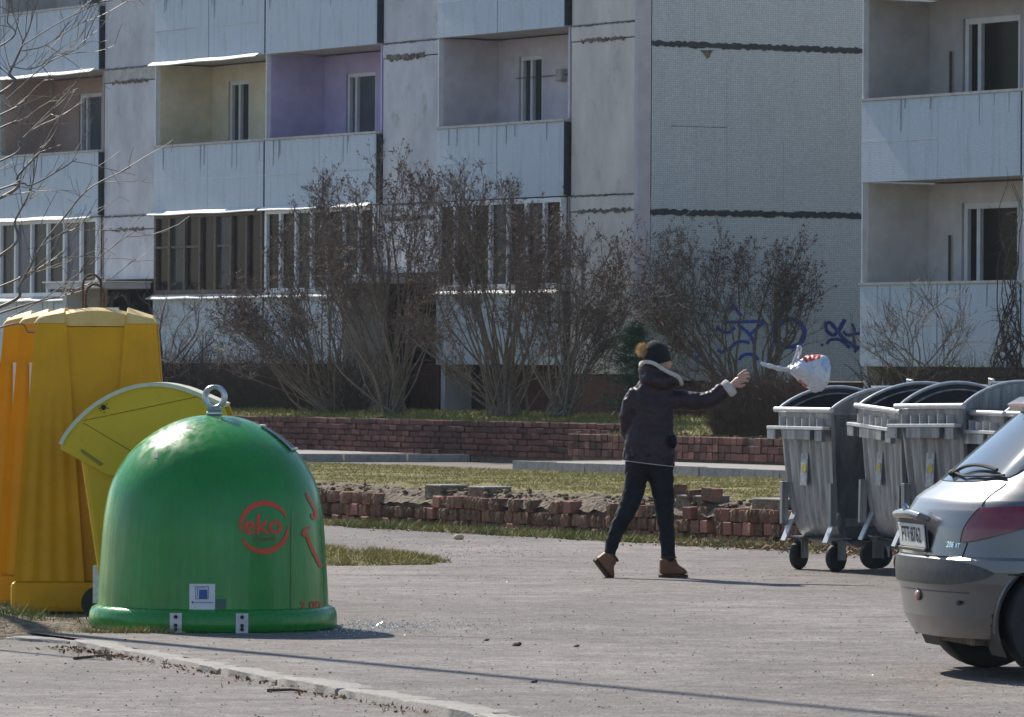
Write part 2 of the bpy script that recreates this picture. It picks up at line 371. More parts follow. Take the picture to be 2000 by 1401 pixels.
# ================================================================ APARTMENT BLOCKS
def tile_mat(name, c_tile, c_grout, tile=.027, var=.12, streak=.25, rough=.5, dirt=(.2, .2, .2)):
    m = bpy.data.materials.new(name); m.use_nodes = True; n = m.node_tree; b = n.nodes['Principled BSDF']; L = n.links.new
    tc = n.nodes.new('ShaderNodeTexCoord'); sp = n.nodes.new('ShaderNodeSeparateXYZ'); L(tc.outputs['Object'], sp.inputs[0])
    ad = n.nodes.new('ShaderNodeMath'); ad.operation = 'ADD'; L(sp.outputs[0], ad.inputs[0]); L(sp.outputs[1], ad.inputs[1])
    cb = n.nodes.new('ShaderNodeCombineXYZ'); L(ad.outputs[0], cb.inputs[0]); L(sp.outputs[2], cb.inputs[1])
    br = n.nodes.new('ShaderNodeTexBrick'); br.offset = 0.; br.inputs['Scale'].default_value = 1.; br.inputs['Brick Width'].default_value = tile; br.inputs['Row Height'].default_value = tile
    br.inputs['Mortar Size'].default_value = tile*.16; br.inputs['Mortar Smooth'].default_value = .2; br.inputs['Bias'].default_value = 0.
    br.inputs['Color1'].default_value = (*[c*(1-var) for c in c_tile], 1); br.inputs['Color2'].default_value = (*[c*(1+var) for c in c_tile], 1); br.inputs['Mortar'].default_value = (*c_grout, 1)
    L(cb.outputs[0], br.inputs['Vector'])
    mp = n.nodes.new('ShaderNodeMapping'); mp.inputs['Scale'].default_value = (3., .35, 1); L(cb.outputs[0], mp.inputs[0])
    t = n.nodes.new('ShaderNodeTexNoise'); t.inputs['Scale'].default_value = 2.2; t.inputs['Detail'].default_value = 7; t.inputs['Roughness'].default_value = .68; L(mp.outputs[0], t.inputs['Vector'])
    mr = n.nodes.new('ShaderNodeMapRange'); mr.inputs[1].default_value = .5; mr.inputs[2].default_value = .8; mr.inputs[4].default_value = streak; L(t.outputs['Fac'], mr.inputs[0])
    mx = n.nodes.new('ShaderNodeMix'); mx.data_type = 'RGBA'; L(mr.outputs[0], mx.inputs[0]); L(br.outputs['Color'], mx.inputs[6]); mx.inputs[7].default_value = (*dirt, 1)
    t2 = n.nodes.new('ShaderNodeTexNoise'); t2.inputs['Scale'].default_value = 24; t2.inputs['Detail'].default_value = 3; L(cb.outputs[0], t2.inputs['Vector'])
    mr2 = n.nodes.new('ShaderNodeMapRange'); mr2.inputs[1].default_value = .68; mr2.inputs[2].default_value = .74; mr2.inputs[4].default_value = .55; L(t2.outputs['Fac'], mr2.inputs[0])
    mx2 = n.nodes.new('ShaderNodeMix'); mx2.data_type = 'RGBA'; L(mr2.outputs[0], mx2.inputs[0]); L(mx.outputs[2], mx2.inputs[6]); mx2.inputs[7].default_value = (*dirt, 1)
    L(mx2.outputs[2], b.inputs['Base Color']); b.inputs['Roughness'].default_value = rough
    bp = n.nodes.new('ShaderNodeBump'); bp.inputs['Distance'].default_value = .002; L(br.outputs['Fac'], bp.inputs['Height']); bp.invert = True; L(bp.outputs[0], b.inputs['Normal'])
    return m
M_panel = tile_mat('balcony_tile', (.51, .6, .68), (.38, .45, .52), .024, .08, .62, .45, (.2, .22, .23))
M_mosaic = tile_mat('mosaic_tile', (.56, .63, .655), (.34, .395, .43), .034, .12, .3, .45, (.27, .29, .29))
M_conc = mat('wall_concrete', (.45, .45, .47), (.6, .595, .6), 1.6, .85, bump=.006, bscale=60, dirt=(.25, .235, .225), dscale=2.5, dlo=.58, dhi=.8, stretch=(1, 1, .6))
M_conc2 = mat('wall_render_beige', (.54, .5, .45), (.66, .62, .56), 1.8, .85, bump=.006, bscale=60, dirt=(.3, .27, .235), dscale=3., dlo=.58, dhi=.85, stretch=(1, 1, .5))
M_lav = mat('edge_strip', (.42, .41, .45), (.5, .49, .52), 3., .8)
M_tar = mat('tar_joint', (.012, .02, .028), (.03, .04, .045), 12., .6)
M_crack = mat('weathered_joint', (.07, .06, .05), (.22, .19, .15), 9., .95, bump=.02)
M_plinth = mat('plinth_brick', (.075, .028, .022), (.13, .05, .038), 6., .85, bump=.004)
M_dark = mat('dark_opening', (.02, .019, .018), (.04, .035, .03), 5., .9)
M_flash = mat('white_flashing', (.6, .6, .6), (.72, .72, .71), 10., .45)
M_cope = mat('coping', (.36, .34, .31), (.5, .48, .44), 8., .8, bump=.01, bscale=30)
M_frame = mat('white_frame', (.62, .64, .66), (.72, .73, .74), 4., .5)
M_wood = mat('brown_frame', (.085, .06, .045), (.14, .1, .075), 8., .7)
M_soffit = mat('soffit', (.4, .38, .34), (.5, .48, .44), 3., .9)
M_rust = mat('rusty_metal', (.06, .035, .025), (.12, .07, .045), 20., .8)
def glass(name, c, rough=.15):
    m = bpy.data.materials.new(name); m.use_nodes = True; b = m.node_tree.nodes['Principled BSDF']; n = m.node_tree; L = n.links.new
    tc = n.nodes.new('ShaderNodeTexCoord'); t = n.nodes.new('ShaderNodeTexNoise'); t.inputs['Scale'].default_value = 1.1; L(tc.outputs['Object'], t.inputs['Vector'])
    r = n.nodes.new('ShaderNodeValToRGB'); r.color_ramp.elements[0].color = (*[x*.5 for x in c], 1); r.color_ramp.elements[1].color = (*[x*1.7 for x in c], 1); L(t.outputs['Fac'], r.inputs[0]); L(r.outputs[0], b.inputs['Base Color'])
    b.inputs['Roughness'].default_value = rough; b.inputs['Specular IOR Level'].default_value = .05; return m
M_glass = glass('window_glass', (.05, .055, .06)); M_glassd = glass('dark_glass', (.022, .018, .016)); M_glassb = glass('blind_glass', (.11, .12, .15), .15)
M_streak = mat('rain_streak', (.25, .28, .29), (.38, .42, .44), 30., .8)
PAINT = {k: mat('paint_'+k, tuple(c*.86 for c in v), tuple(min(.9, c*1.1) for c in v), 1.7, .85, bump=.003, bscale=70) for k, v in dict(
    salmon=(.44, .33, .28), ochre=(.66, .59, .43), purple=(.46, .4, .6), lilac=(.58, .54, .58), grey=(.46, .44, .43), grey2=(.6, .57, .55), cream=(.6, .55, .45)).items()}

Z0 = 1.56; ST = 2.72
def holed(mb, x0, x1, z0, z1, hole, y0, y1):
    hx0, hx1, hz0, hz1 = hole
    mb.box(x0, hx0, y0, y1, z0, z1); mb.box(hx1, x1, y0, y1, z0, z1)
    if hz1 < z1: mb.box(hx0, hx1, y0, y1, hz1, z1)
    if hz0 > z0: mb.box(hx0, hx1, y0, y1, z0, hz0)
def window(parent, name, x0, x1, z0, z1, y, mull, fm, gm, fw=.06, trans=()):
    """frame bars + one pane per light; y = plane of the pane"""
    fr = MB(); xs = [x0]+list(mull)+[x1]
    fr.box(x0, x1, y-.05, y+.03, z1-fw, z1); fr.box(x0, x1, y-.05, y+.03, z0, z0+fw)
    for k, x in enumerate(xs):
        a, b = (x, x+fw) if k == 0 else ((x-fw, x) if k == len(xs)-1 else (x-fw/2, x+fw/2)); fr.box(a, b, y-.052, y+.028, z0+fw+.001, z1-fw-.001)
    for (k, zt) in trans: fr.box(xs[k]+fw, xs[k+1]-fw*.5, y-.045, y+.02, zt-.02, zt+.02)
    f = fr.build(name, fm, parent)
    for k in range(len(xs)-1):
        g_ = MB().box(xs[k]+.01, xs[k+1]-.01, y+.008, y+.016, z0+.01, z1-.01); p_ = g_.build('pane', gm if not isinstance(gm, (list, tuple)) else gm[k % len(gm)], f)
    return f
def balcony(root, x0, x1, z, paint, glaze=None, win=None, flash=False, ledge=None, colr=None, split=None, depth=1.28):
    """x along the facade, y inwards (0 = parapet face), z = underside of the parapet"""
    b = bpy.data.objects.new('balcony', None); col.objects.link(b); b.parent = root; b.location = (x0, 0, z); w_ = x1-x0
    s = MB().box(.02, w_-.02, .03, depth, .02, .17); s.build('slab', M_soffit, b)
    xs = [0]+(split or [w_/2])+[w_]
    for i in range(len(xs)-1):
        e = .008; MB().box(xs[i]+e, xs[i+1]-e, random.uniform(-.006, .006), .07, .0, 1.2).build('panel', M_panel, b, bevel=.006)
        if random.random() < .7: MB().box(xs[i]+.012, xs[i+1]-.012-.5*random.random()**3, -.0085, .0, .588, .596).build('seam', M_flash if random.random() < .5 else M_cope, b)
        for _ in range(3):
            xx = random.uniform(xs[i]+.1, xs[i+1]-.1); hh = random.uniform(.1, .5); MB().prism([(xx-.012, -.0075, 1.195), (xx-.006, -.0075, 1.2-hh), (xx+.006, -.0075, 1.2-hh*.9), (xx+.014, -.0075, 1.195)], (0, .004, 0)).build('rain_streak', M_streak, b)
    MB().box(-.02, w_+.02, -.025, .1, 1.201, 1.24).build('coping', M_cope, b)
    MB().box(w_-.008, w_+.01, .005, .35, .02, 1.19).build('end_plate', M_tar, b)
    if flash:
        f = MB(); nseg = 10
        prof = lambda x, dz: [(x, -.004, .035+dz), (x, -.10, -.02+dz), (x, -.103, -.036+dz), (x, -.099, -.037+dz), (x, -.094, -.025+dz), (x, .0, .03+dz)]
        f.loft([prof(-.08+(w_*.98)*i/nseg, .007*math.sin(i*1.3+x0)) for i in range(nseg+1)]); f.build('flashing', M_flash, b)
    P = PAINT[paint]; top = ST-.005; rec = bpy.data.objects.new('recess', None)
    MB().box(0.001, .05, .105, depth-.002, .18, top).build('side_wall', P, b)
    MB().box(w_-.05, w_-.001, .105, depth-.002, .18, top).build('side_wall', P, b)
    MB().box(.002, .03, .02, .103, 1.242, top).build('post', M_frame if paint != 'salmon' else M_cope, b)
    bw = MB()
    if win:
        wx0, wx1, wz0, wz1, kind = win; holed(bw, .05, w_-.05, .18, top, (wx0, wx1, wz0, wz1), depth-.12, depth)
        bw.build('back_wall', P, b)
        if kind == 'double': window(b, 'window', wx0+.03, wx1, wz0, wz1, depth-.04, [lerp(wx0, wx1, .48)], M_frame, M_glass, .07)
        elif kind == 'door': window(b, 'door', wx0+.02, wx1, wz0, wz1, depth-.04, [lerp(wx0, wx1, .3)], M_frame, M_glassb, .07)
        else: window(b, 'window', wx0+.03, wx1, wz0, wz1, depth-.04, [lerp(wx0, wx1, .27)], M_frame, [M_glassd, M_glassd], .09)
    else:
        bw.box(.05, w_-.05, depth-.12, depth, .18, top); bw.build('back_wall', P, b)
    if glaze:
        fm, nm, gm, tr = glaze
        window(b, 'glazing', .03, w_-.03, 1.245, ST-.02, .05, [lerp(.03, w_-.03, (i+1)/nm) for i in range(nm-1)], fm, gm, .075, tr)
    if ledge:
        f = MB(); prof = lambda x, dz: [(x, -.03, 1.215+dz), (x, -.13, 1.175+dz), (x, -.133, 1.155+dz), (x, -.128, 1.155+dz), (x, -.12, 1.17+dz), (x, -.03, 1.2+dz)]
        f.loft([prof(-.03+w_*.99*i/8, .008*math.sin(i*2.1+x0)) for i in range(9)]); f.build('sill', M_flash, b)
    return b
def jag_strip(parent, name, m, p0, p1, half, depth_dir, amp, nseg=60, seed=1):
    """rough strip of sealant between two panels; p0->p1 runs along the joint (local coords)"""
    rnd = random.Random(seed); p0 = Vector(p0); p1 = Vector(p1); dd = Vector(depth_dir); f = []; top = []; bot = []
    up = Vector((0, 0, 1)) if abs((p1-p0).normalized().z) < .5 else (p1-p0).normalized().cross(dd)
    for i in range(nseg+1):
        q = p0.lerp(p1, i/nseg); top.append(q+up*(half+rnd.uniform(-amp, amp))); bot.append(q-up*(half+rnd.uniform(-amp, amp)*1.3))
    mb = MB(); mb.loft([[bot[i], bot[i]+dd, top[i]+dd, top[i]] for i in range(nseg+1)]); return mb.build(name, m, parent)

rA = math.atan2(AX.y, AX.x)
# ---- left block: local x = along facade, y = inwards, origin on the ground at its corner
LA0 = -79.32
blk = thing('apartment_building', 'weathered panel apartment block with pastel balconies and windowless mosaic end wall', 'building', site(LA0, 48.0, 0), rA)
X = lambda a: a-LA0
GB1 = (X(-96.25), X(-91.93)); GB2 = (X(-91.90), X(-87.80)); GC = (X(-85.70), X(-81.52)); G0 = (X(-102.9), X(-98.55)); G00 = (X(-107.4), X(-102.95))
wg_ = (M_frame, 6, M_glass, ()); 
for f in range(4):
    z = Z0+ST*f
    gr = f == 0
    balcony(blk, *G00, z, 'grey', glaze=wg_ if gr else None, win=None if gr else (.8, 1.6, .9, 2.42, 'double'))
    balcony(blk, *G0, z, 'salmon' if f < 2 else 'grey2', glaze=(M_frame, 6, [M_glass, M_glassb, M_glass], ()) if gr else None, win=None if gr else (1.1, 2.1, .2, 2.42, 'door'), flash=f in (1, 2), ledge=gr)
    balcony(blk, *GB1, z, 'ochre' if f != 2 else 'cream', glaze=(M_wood, 7, [M_glassd, M_glass, M_glassd], ((0, 2.1), (1, 2.1), (2, 2.1), (4, 2.1))) if gr else None, win=None if gr else (.7, 1.52, .9, 2.42, 'double'), flash=f in (1, 2), ledge=gr)
    balcony(blk, *GB2, z, 'purple' if f == 1 else 'lilac', glaze=(M_frame, 7, [M_glassd, M_glassd, M_glass], ()) if gr else None, win=None if gr else (.86, 1.95, .2, 2.38, 'door'), flash=f == 1, ledge=gr, split=[2.05])
    balcony(blk, *GC, z, 'lilac' if f == 1 else 'grey', glaze=(M_frame, 7, [M_glassd, M_glass], ()) if gr else None, win=None if gr else (.72, 1.5, .9, 2.42, 'double'), ledge=gr, split=[2.02])
# stair bays and corner strip: one panel per storey with a ledge band between
PB = [(X(-98.50), X(-96.30), M_conc, 1), (X(-87.74), X(-85.76), M_conc, 2), (X(-81.45), -.12, M_conc2, 3)]
for x0, x1, m_, sd in PB:
    zs = [.3, 4.27, 7.0, 9.72, 12.44]
    for k in range(4):
        lo, hi = zs[k], zs[k+1]
        if k == 0 and sd != 3: lo = 3.1
        elif k == 0: lo = 1.42
        MB().box(x0, x1, .1, 1.30, lo+(.008 if k else 0), hi-.26).build('wall_panel', m_, blk, bevel=.008)
        MB().box(x0, x1, .085, 1.30, hi-.245, hi-.012).build('ledge', m_ if sd != 1 or k != 1 else M_cope, blk, bevel=.012)
        if k < 3:
            jag_strip(blk, 'cracked_joint', M_crack, (x0+.1+.3*random.random(), .078, hi-.25), (x1-.1-.5*random.random(), .078, hi-.25), .012+.022*(sd == 2)+.015*random.random(), (0, .03, 0), .022, 30, sd*7+k)
            jag_strip(blk, 'cracked_joint', M_crack, (x0+.03, .082, hi-.005), (x1-.05, .082, hi-.005), .014, (0, .03, 0), .01, 30, sd*9+k)
MB().box(-.12, 0, .06, .3, 1.42, 12.4).build('corner_strip', M_lav, blk, bevel=.01)
# entrances under the stair bays
for x0, x1, sd in [(PB[0][0], PB[0][1], 0), (PB[1][0], PB[1][1], 1)]:
    e = bpy.data.objects.new('entrance', None); col.objects.link(e); e.parent = blk; e.location = (x0, 0, 0); w_ = x1-x0
    MB().box(-.3, w_*.9, -.95, .09, 2.92, 3.03).build('canopy', M_conc, e); MB().box(-.34, w_*.93, -1.0, .09, 3.031, 3.055).build('canopy_flashing', M_flash, e)
    MB().box(.02, .18, -.75, .09, .5, 2.92).build('side_wall', M_conc, e)
    MB().box(0, w_, 1.0, 1.2, .4, 3.1).build('back_wall', M_dark, e)  # recess walls near black: the entrance shadow put into their colour
    MB().box(.55, 1.5, .93, .99, .62, 2.7).build('door', mat('entrance_door', (.07, .055, .045), (.12, .09, .07), 6, .6), e)
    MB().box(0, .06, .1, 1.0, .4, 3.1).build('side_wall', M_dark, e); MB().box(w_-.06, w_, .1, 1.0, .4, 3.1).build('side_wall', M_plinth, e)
# plinth (set back) and its piers, back wall
MB().box(X(-108), -.02, .62, .8, .2, Z0+.02).build('plinth', M_plinth, blk)
MB().box(X(-81.45), -.02, .12, .6, .2, 1.40).build('plinth', M_plinth, blk)
for x in (GC[0]+.02,): MB().box(x, x+.14, .1, .61, .2, Z0).build('pier', M_conc, blk)
MB().box(X(-108), -.3, 1.31, 1.6, .2, 13.).build('back_wall', M_conc, blk)
MB().box(X(-108), .0, .1, 12.6, 12.45, 12.75).build('roof', M_dark, blk)
# gas pipe
gp = [(GC[0]+1.35, .3, .3), (GC[0]+1.35, .3, 1.25), (GC[0]+1.35, .55, 1.33)]
MB().tube(gp, .035, 8).build('gas_pipe', mat('yellow_pipe', (.3, .2, .03), (.4, .27, .05), 9, .6), blk, smooth=True)
# mosaic end wall: one panel per storey, tar joints
jz = [1.30, 3.985, 6.64, 9.36, 12.4]
for k in range(4):
    MB().box(-.25, 0, .31, 12.6, jz[k]+.025, jz[k+1]-.025).build('mosaic_panel', M_mosaic, blk)
    if k: jag_strip(blk, 'tar_joint', M_tar, (-.03, .3, jz[k]+.0), (-.03, 12.6, jz[k]+.03), .045, (.04, 0, 0), .016, 240, 40+k)
jag_strip(blk, 'tar_joint', M_tar, (-.01, .305, 4.2), (-.01, .305, 12.), .006, (.014, 0, 0), .008, 140, 77)
MB().box(-.28, -.03, .6, 12.6, .2, 1.31).build('plinth', M_plinth, blk)
# hairline joints of the tile sheets
for (px, y0, y1) in [(1360, 250, 400), (1420, 250, 405), (1420, 120, 246), (1530, 280, 410), (1357, 0, 85), (1640, 100, 190), (1547, 425, 450)]:
    n0, z0 = side(px, y0, LA0); n1, z1 = side(px, y1, LA0); jag_strip(blk, 'hairline_joint', M_tar, (.0, n0-48, z1), (.0, n0-48, z0), .0035, (.003, 0, 0), .002, 12, px)
n0, z0 = side(1310, 246, LA0); n1, _ = side(1420, 246, LA0); jag_strip(blk, 'hairline_joint', M_tar, (.0, n0-48, z0), (.0, n1-48, z0), .0035, (.003, 0, 0), .002, 20, 5)
# patch of fallen tiles under the upper joint
pts = [(1366, 98), (1372, 103), (1376, 108), (1381, 115), (1386, 112), (1388, 104), (1394, 98)]
MB().prism([(.001, side(x, y, LA0)[0]-48, side(x, y, LA0)[1]) for x, y in pts], (.006, 0, 0)).build('bare_patch', M_crack, blk)
# graffiti on the end wall
M_spray = mat('blue_spray_paint', (.022, .075, .42), (.04, .12, .52), 14., .6); M_spray2 = mat('dark_blue_spray_paint', (.012, .03, .2), (.02, .05, .27), 14., .55)
def stroke(pts, wpx, m_, n=40, name='graffiti'):
    P = spline([(x, y, 0) for x, y in pts], n); q = []
    for i, p in enumerate(P):
        d = (P[min(i+1, n-1)]-P[max(i-1, 0)]); d.z = 0; d.normalize(); nn = Vector((-d.y, d.x, 0)); hw = wpx/2*(1+.12*math.sin(i*.9))
        if i in (0, n-1): hw *= .6
        row = []
        for s_ in (-1, 1):
            c = p+nn*hw*s_; nn_, zz = side(c.x, c.y, LA0); row.append((.004+.0002*(stroke.k % 10), nn_-48, zz))
        q.append(row)
    stroke.k += 1
    MB().loft(q, False, False).build(name, m_, blk)
stroke.k = 0
circ = lambda cx, cy, rx, ry, a0, a1: [(cx+rx*math.cos(R(a)), cy+ry*math.sin(R(a))) for a in np.linspace(a0, a1, 14)]
stroke(circ(1543, 651, 28, 27, -150, 210), 9, M_spray, 60)
stroke(circ(1520, 651, 8, 24, 100, 250), 7, M_spray)
for s_ in ([(1440, 634), (1455, 645), (1466, 657), (1474, 674)], [(1492, 630), (1476, 643), (1462, 657)], [(1416, 630), (1450, 629), (1492, 627)], circ(1462, 705, 18, 13, -175, -5), [(1424, 682), (1436, 671), (1450, 667), (1464, 670)], [(1424, 606), (1432, 597), (1440, 608), (1448, 618)], [(1400, 684), (1410, 688), (1420, 680)], [(1355, 672), (1366, 690), (1360, 700)], [(1398, 640), (1420, 650), (1436, 640)]):
    stroke(s_, 6.5, M_spray)
for s_, w_ in (([(1634, 650), (1627, 655), (1616, 648), (1612, 635), (1620, 630), (1630, 640), (1646, 660), (1662, 672), (1672, 682)], 7), ([(1637, 650), (1641, 640), (1650, 624)], 8), ([(1614, 672), (1622, 664), (1640, 664), (1660, 680)], 6), ([(1606, 676), (1605, 674), (1604, 675)], 6),
             ([(1664, 632), (1668, 645), (1667, 660), (1672, 678), (1690, 674)], 6), ([(1646, 648), (1656, 655), (1672, 652), (1690, 650)], 6), ([(1680, 640), (1684, 655), (1694, 664)], 6), ([(1668, 688), (1680, 678), (1692, 684)], 6)):
    stroke(s_, w_, M_spray2)
# washing line bracket and pegs
for (x, z, y) in [(GC[0]+2.0, Z0+ST+2.05, .75)]:
    fx = bpy.data.objects.new('line_bracket', None); MB().box(x-1.3, x+.4, y+.36, y+.375, z, z+.012).build('washing_line', M_rust, blk)
    MB().box(x+.1, x+.3, y+.3, y+.42, z-.1, z+.1).build('wall_lamp', M_cope, blk, bevel=.02)

# ---- right block
RA0 = -72.86
rb = thing('apartment_building', 'projecting apartment block with grey tiled balcony parapets and white framed balcony windows', 'building', site(RA0, 48.0, 0), rA)
for f in range(4):
    z = Z0+ST*f
    for k in range(2):
        x0 = 4.15*k
        balcony(rb, x0, x0+4.12, z, ['grey2', 'grey2', 'grey', 'grey'][f] if f != 1 else 'grey', win=(.92, 2.4, .9, 2.42, 'pvc'), split=[2.03], depth=1.3)
    if f in (0, 1): MB().box(.66, .69, 1.12, 1.15, z+.2, z+1.95).build('broom_handle', M_rust, rb)
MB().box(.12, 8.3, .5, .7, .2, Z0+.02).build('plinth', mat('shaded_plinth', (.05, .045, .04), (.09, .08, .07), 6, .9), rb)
MB().box(.02, .12, .06, 1.25, .2, Z0).build('pier', M_conc, rb)
MB().box(.0, 8.3, 1.31, 12.6, .2, 13.).build('wall', M_conc, rb)
MB().box(.0, 8.3, .1, 12.6, 13.0, 13.2).build('roof', M_dark, rb)
# ================================================================ BRICK GARDEN WALLS
def brick_mat(name, c1, c2, dirt, dhi=.7):
    return randtint(mat(name, c1, c2, 18., .9, bump=.006, bscale=60, dirt=dirt, dscale=7., dlo=.45, dhi=dhi), .45)
M_brk = brick_mat('weathered_brick', (.21, .085, .06), (.34, .165, .12), (.15, .12, .07), .66)
M_brk_new = brick_mat('clean_brick', (.29, .12, .08), (.36, .16, .115), (.2, .1, .065), .85)
M_brk2 = brick_mat('red_brick', (.13, .05, .038), (.22, .09, .065), (.1, .05, .035))
M_brk3 = brick_mat('old_red_brick', (.1, .03, .024), (.15, .045, .036), (.06, .04, .028))
M_mort = mat('mortar', (.12, .09, .065), (.22, .18, .14), 20., .95, bump=.01, bscale=60, dirt=(.07, .06, .03), dscale=5)
M_moss = mat('mossy_rubble', (.09, .07, .035), (.2, .155, .095), 12., .95, bump=.03, bscale=40)
def brick_mesh(w_, d, h, m_, seed, rough=.006):
    rnd = random.Random(seed); bm = bmesh.new(); bmesh.ops.create_cube(bm, size=1)
    for v in bm.verts: v.co = Vector((v.co.x*w_+rnd.uniform(-rough, rough), v.co.y*d+rnd.uniform(-rough, rough), v.co.z*h+rnd.uniform(-rough, rough)))
    bmesh.ops.bevel(bm, geom=list(bm.edges), offset=.006, segments=1, affect='EDGES')
    me = bpy.data.meshes.new('brick'); bm.to_mesh(me); bm.free(); me.materials.append(m_); return me
def rubble(mb, c, r, n, flat=.6):
    for _ in range(n):
        p = Vector(c)+Vector((random.gauss(0, r), random.gauss(0, r*.4), random.gauss(0, r*.22))); s_ = random.uniform(.012, .038)
        mb.ball(p, (s_, s_*random.uniform(.6, 1), s_*flat), 6, 4, jitter=.25)
# ---- near wall: bricks set on end, three courses, broken top
W1N = 26.9; aL = -62.0; aR = -38.5
w1 = thing('brick_wall', 'low crumbling retaining wall of upright bricks below the grass bed', 'wall', site((aL+aR)/2, W1N, 0), rA)
cx = (aL+aR)/2
def w1base(a):   # the ground line rises a touch to the left
    return .0
def eroded_mesh(w_, d, h, m_, seed):
    """brick whose face has split into upright flakes"""
    rnd = random.Random(seed); mb = MB(); nx, nz = 7, 4; cols = []; cur = 0
    for i in range(nx+1):
        if rnd.random() < .5: cur = rnd.uniform(-.016, .02)
        cols.append(cur)
    f = lambda i, k: (lerp(-w_/2, w_/2, i/nx)+rnd.uniform(-.004, .004), -d/2+cols[i]+rnd.uniform(-.008, .008)+(.004 if k in (0, nz) else 0), lerp(-h/2, h/2, k/nz)+rnd.uniform(-.004, .004))
    front = [[f(i, k) for k in range(nz+1)] for i in range(nx+1)]
    mb.loft(front, False, False)
    ring = [front[i][0] for i in range(nx+1)]+[front[nx][k] for k in range(1, nz+1)]+[front[i][nz] for i in range(nx-1, -1, -1)]+[front[0][k] for k in range(nz-1, 0, -1)]
    mb.loft([ring, [(x, d/2, z) for x, y, z in ring]], False); return mb.mesh('brick', m_)
old = [eroded_mesh(.138, .12, .108, M_brk, s) for s in range(9)]; new = [brick_mesh(.137, .12, .11, M_brk_new, s+9) for s in range(3)]
MB().box(aL-cx, aR-cx, .0, .2, -.1, .27).build('mortar_core', M_mort, w1)
vis0 = fac(600, 1000, W1N)[0]; vis1 = fac(1640, 1000, W1N)[0]
nb = 0; a = vis0-.4; PIT = .146; i = 0; rest = MB()
while a < vis1+.3:
    px_frac = (a-vis0)/(vis1-vis0)
    for c in range(3):
        broken = (c == 2 and noise.noise(Vector((a*.9, 3, 0))) > .12) or (c == 2 and random.random() < .1) or random.random() < .03
        if broken: continue
        bright = random.random() < (.05 if px_frac < .5 else .2)
        o = shared('brick', random.choice(new if bright else old), w1, (a-cx+(.06 if c == 1 else 0), -.012+random.uniform(-.03, .022)-(.012 if bright else 0), .03+c*.113+random.uniform(-.006, .006)), (random.uniform(-.04, .04), random.uniform(-.04, .04), random.uniform(-.07, .07)), (random.uniform(.82, 1.0), 1, random.uniform(.93, 1.02))); nb += 1
    if random.random() < .03 and px_frac > .5:   # a cap brick lying on top
        shared('brick', random.choice(old+new), w1, (a-cx, .06, .42+random.uniform(-.02, .02)), (random.uniform(-.12, .12), random.uniform(-.1, .1), random.uniform(-.3, .3)))
    a += PIT; i += 1
rb_ = MB()
for _ in range(60):
    a = random.uniform(vis0, vis1); rubble(rb_, (a-cx, .09, .325), .11, 8, .45)
for _ in range(26):
    a = random.uniform(vis0+4, vis1); rubble(rb_, (a-cx, -.2, .01), .1, 4)
tag(rb_.build('rubble', M_moss, w1, smooth=True), kind='stuff')
# concrete slabs left on the wall top
for px, w_ in ((845, .3), (930, .3), (1345, .42), (1500, .5)):
    a = fac(px, 950, W1N)[0]; MB().box(a-cx-w_/2, a-cx+w_/2, .0, .3, .392, .41).build('coping_slab', M_kerb, w1, bevel=.008)
    MB().box(a-cx-w_/2-.01, a-cx+w_/2-.004, .006, .29, .28, .391).build('slab_footing', M_soil, w1)
# ---- far walls
def far_wall(name, label, n_, a0, a1, zb, zt, m_, pit, hh, upright, seed, skip=0.):
    ex = MB()
    t = thing(name, label, 'wall', site((a0+a1)/2, n_, zb), rA); c0 = (a0+a1)/2; H = zt-zb
    MB().box(a0-c0, a1-c0, .03, .22, -.2, H-.01).build('mortar_core', M_mort, t)
    ms = [brick_mesh(pit-.012, .11, hh-.01, m_, seed+s, .005) for s in range(4)]
    nc = int(round(H/hh)); lim = 0
    for c in range(nc):
        a = a0+(.5*pit*(c % 2) if not upright else 0)+pit/2
        while a < a1-pit*.4:
            if lim < 300 and not (c == nc-1 and noise.noise(Vector((a*.8, seed, 0))) > .3):
                if a < a0+skip: ex.box(a-c0-pit*.48, a-c0+pit*.48, -.05, .05, hh*c+.005, hh*(c+1)-.006); a += pit; continue
                shared('brick', random.choice(ms), t, (a-c0, .0+random.uniform(-.012, .01), hh*(c+.5)+random.uniform(-.004, .004)), (0, random.uniform(-.02, .02), random.uniform(-.03, .03))); lim += 1
            a += pit
    if skip: tag(ex.build('brick_run', m_, t), kind='stuff')
    return t
aw1 = fac(1222, 850, WL_N)[0]; aw0 = fac(420, 850, WL_N)[0]
zb_ = .16; zt_ = .70
wl = far_wall('brick_wall', 'long dark red brick garden wall in shade behind the far kerb', WL_N, -118, -73.7, zb_, zt_, M_brk3, .27, .09, False, 20, 31.2)
a2 = fac(1115, 870, WR_N)[0]; a3 = fac(1800, 870, WR_N)[0]
zb2 = fac(1300, 897, WR_N)[1]; zt2 = fac(1300, 851, WR_N)[1]
wr = far_wall('brick_wall', 'short red brick wall with ragged top along the raised pavement', WR_N, a2, a3, zb2, zt2, M_brk2, .16, (zt2-zb2)/3, True, 31)
r2 = MB()
for _ in range(50):
    a = random.uniform(a2, a3); rubble(r2, (a-(a2+a3)/2, .06, zt2-zb2-.02), .1, 6)
tag(r2.build('rubble', M_moss, wr, smooth=True), kind='stuff')
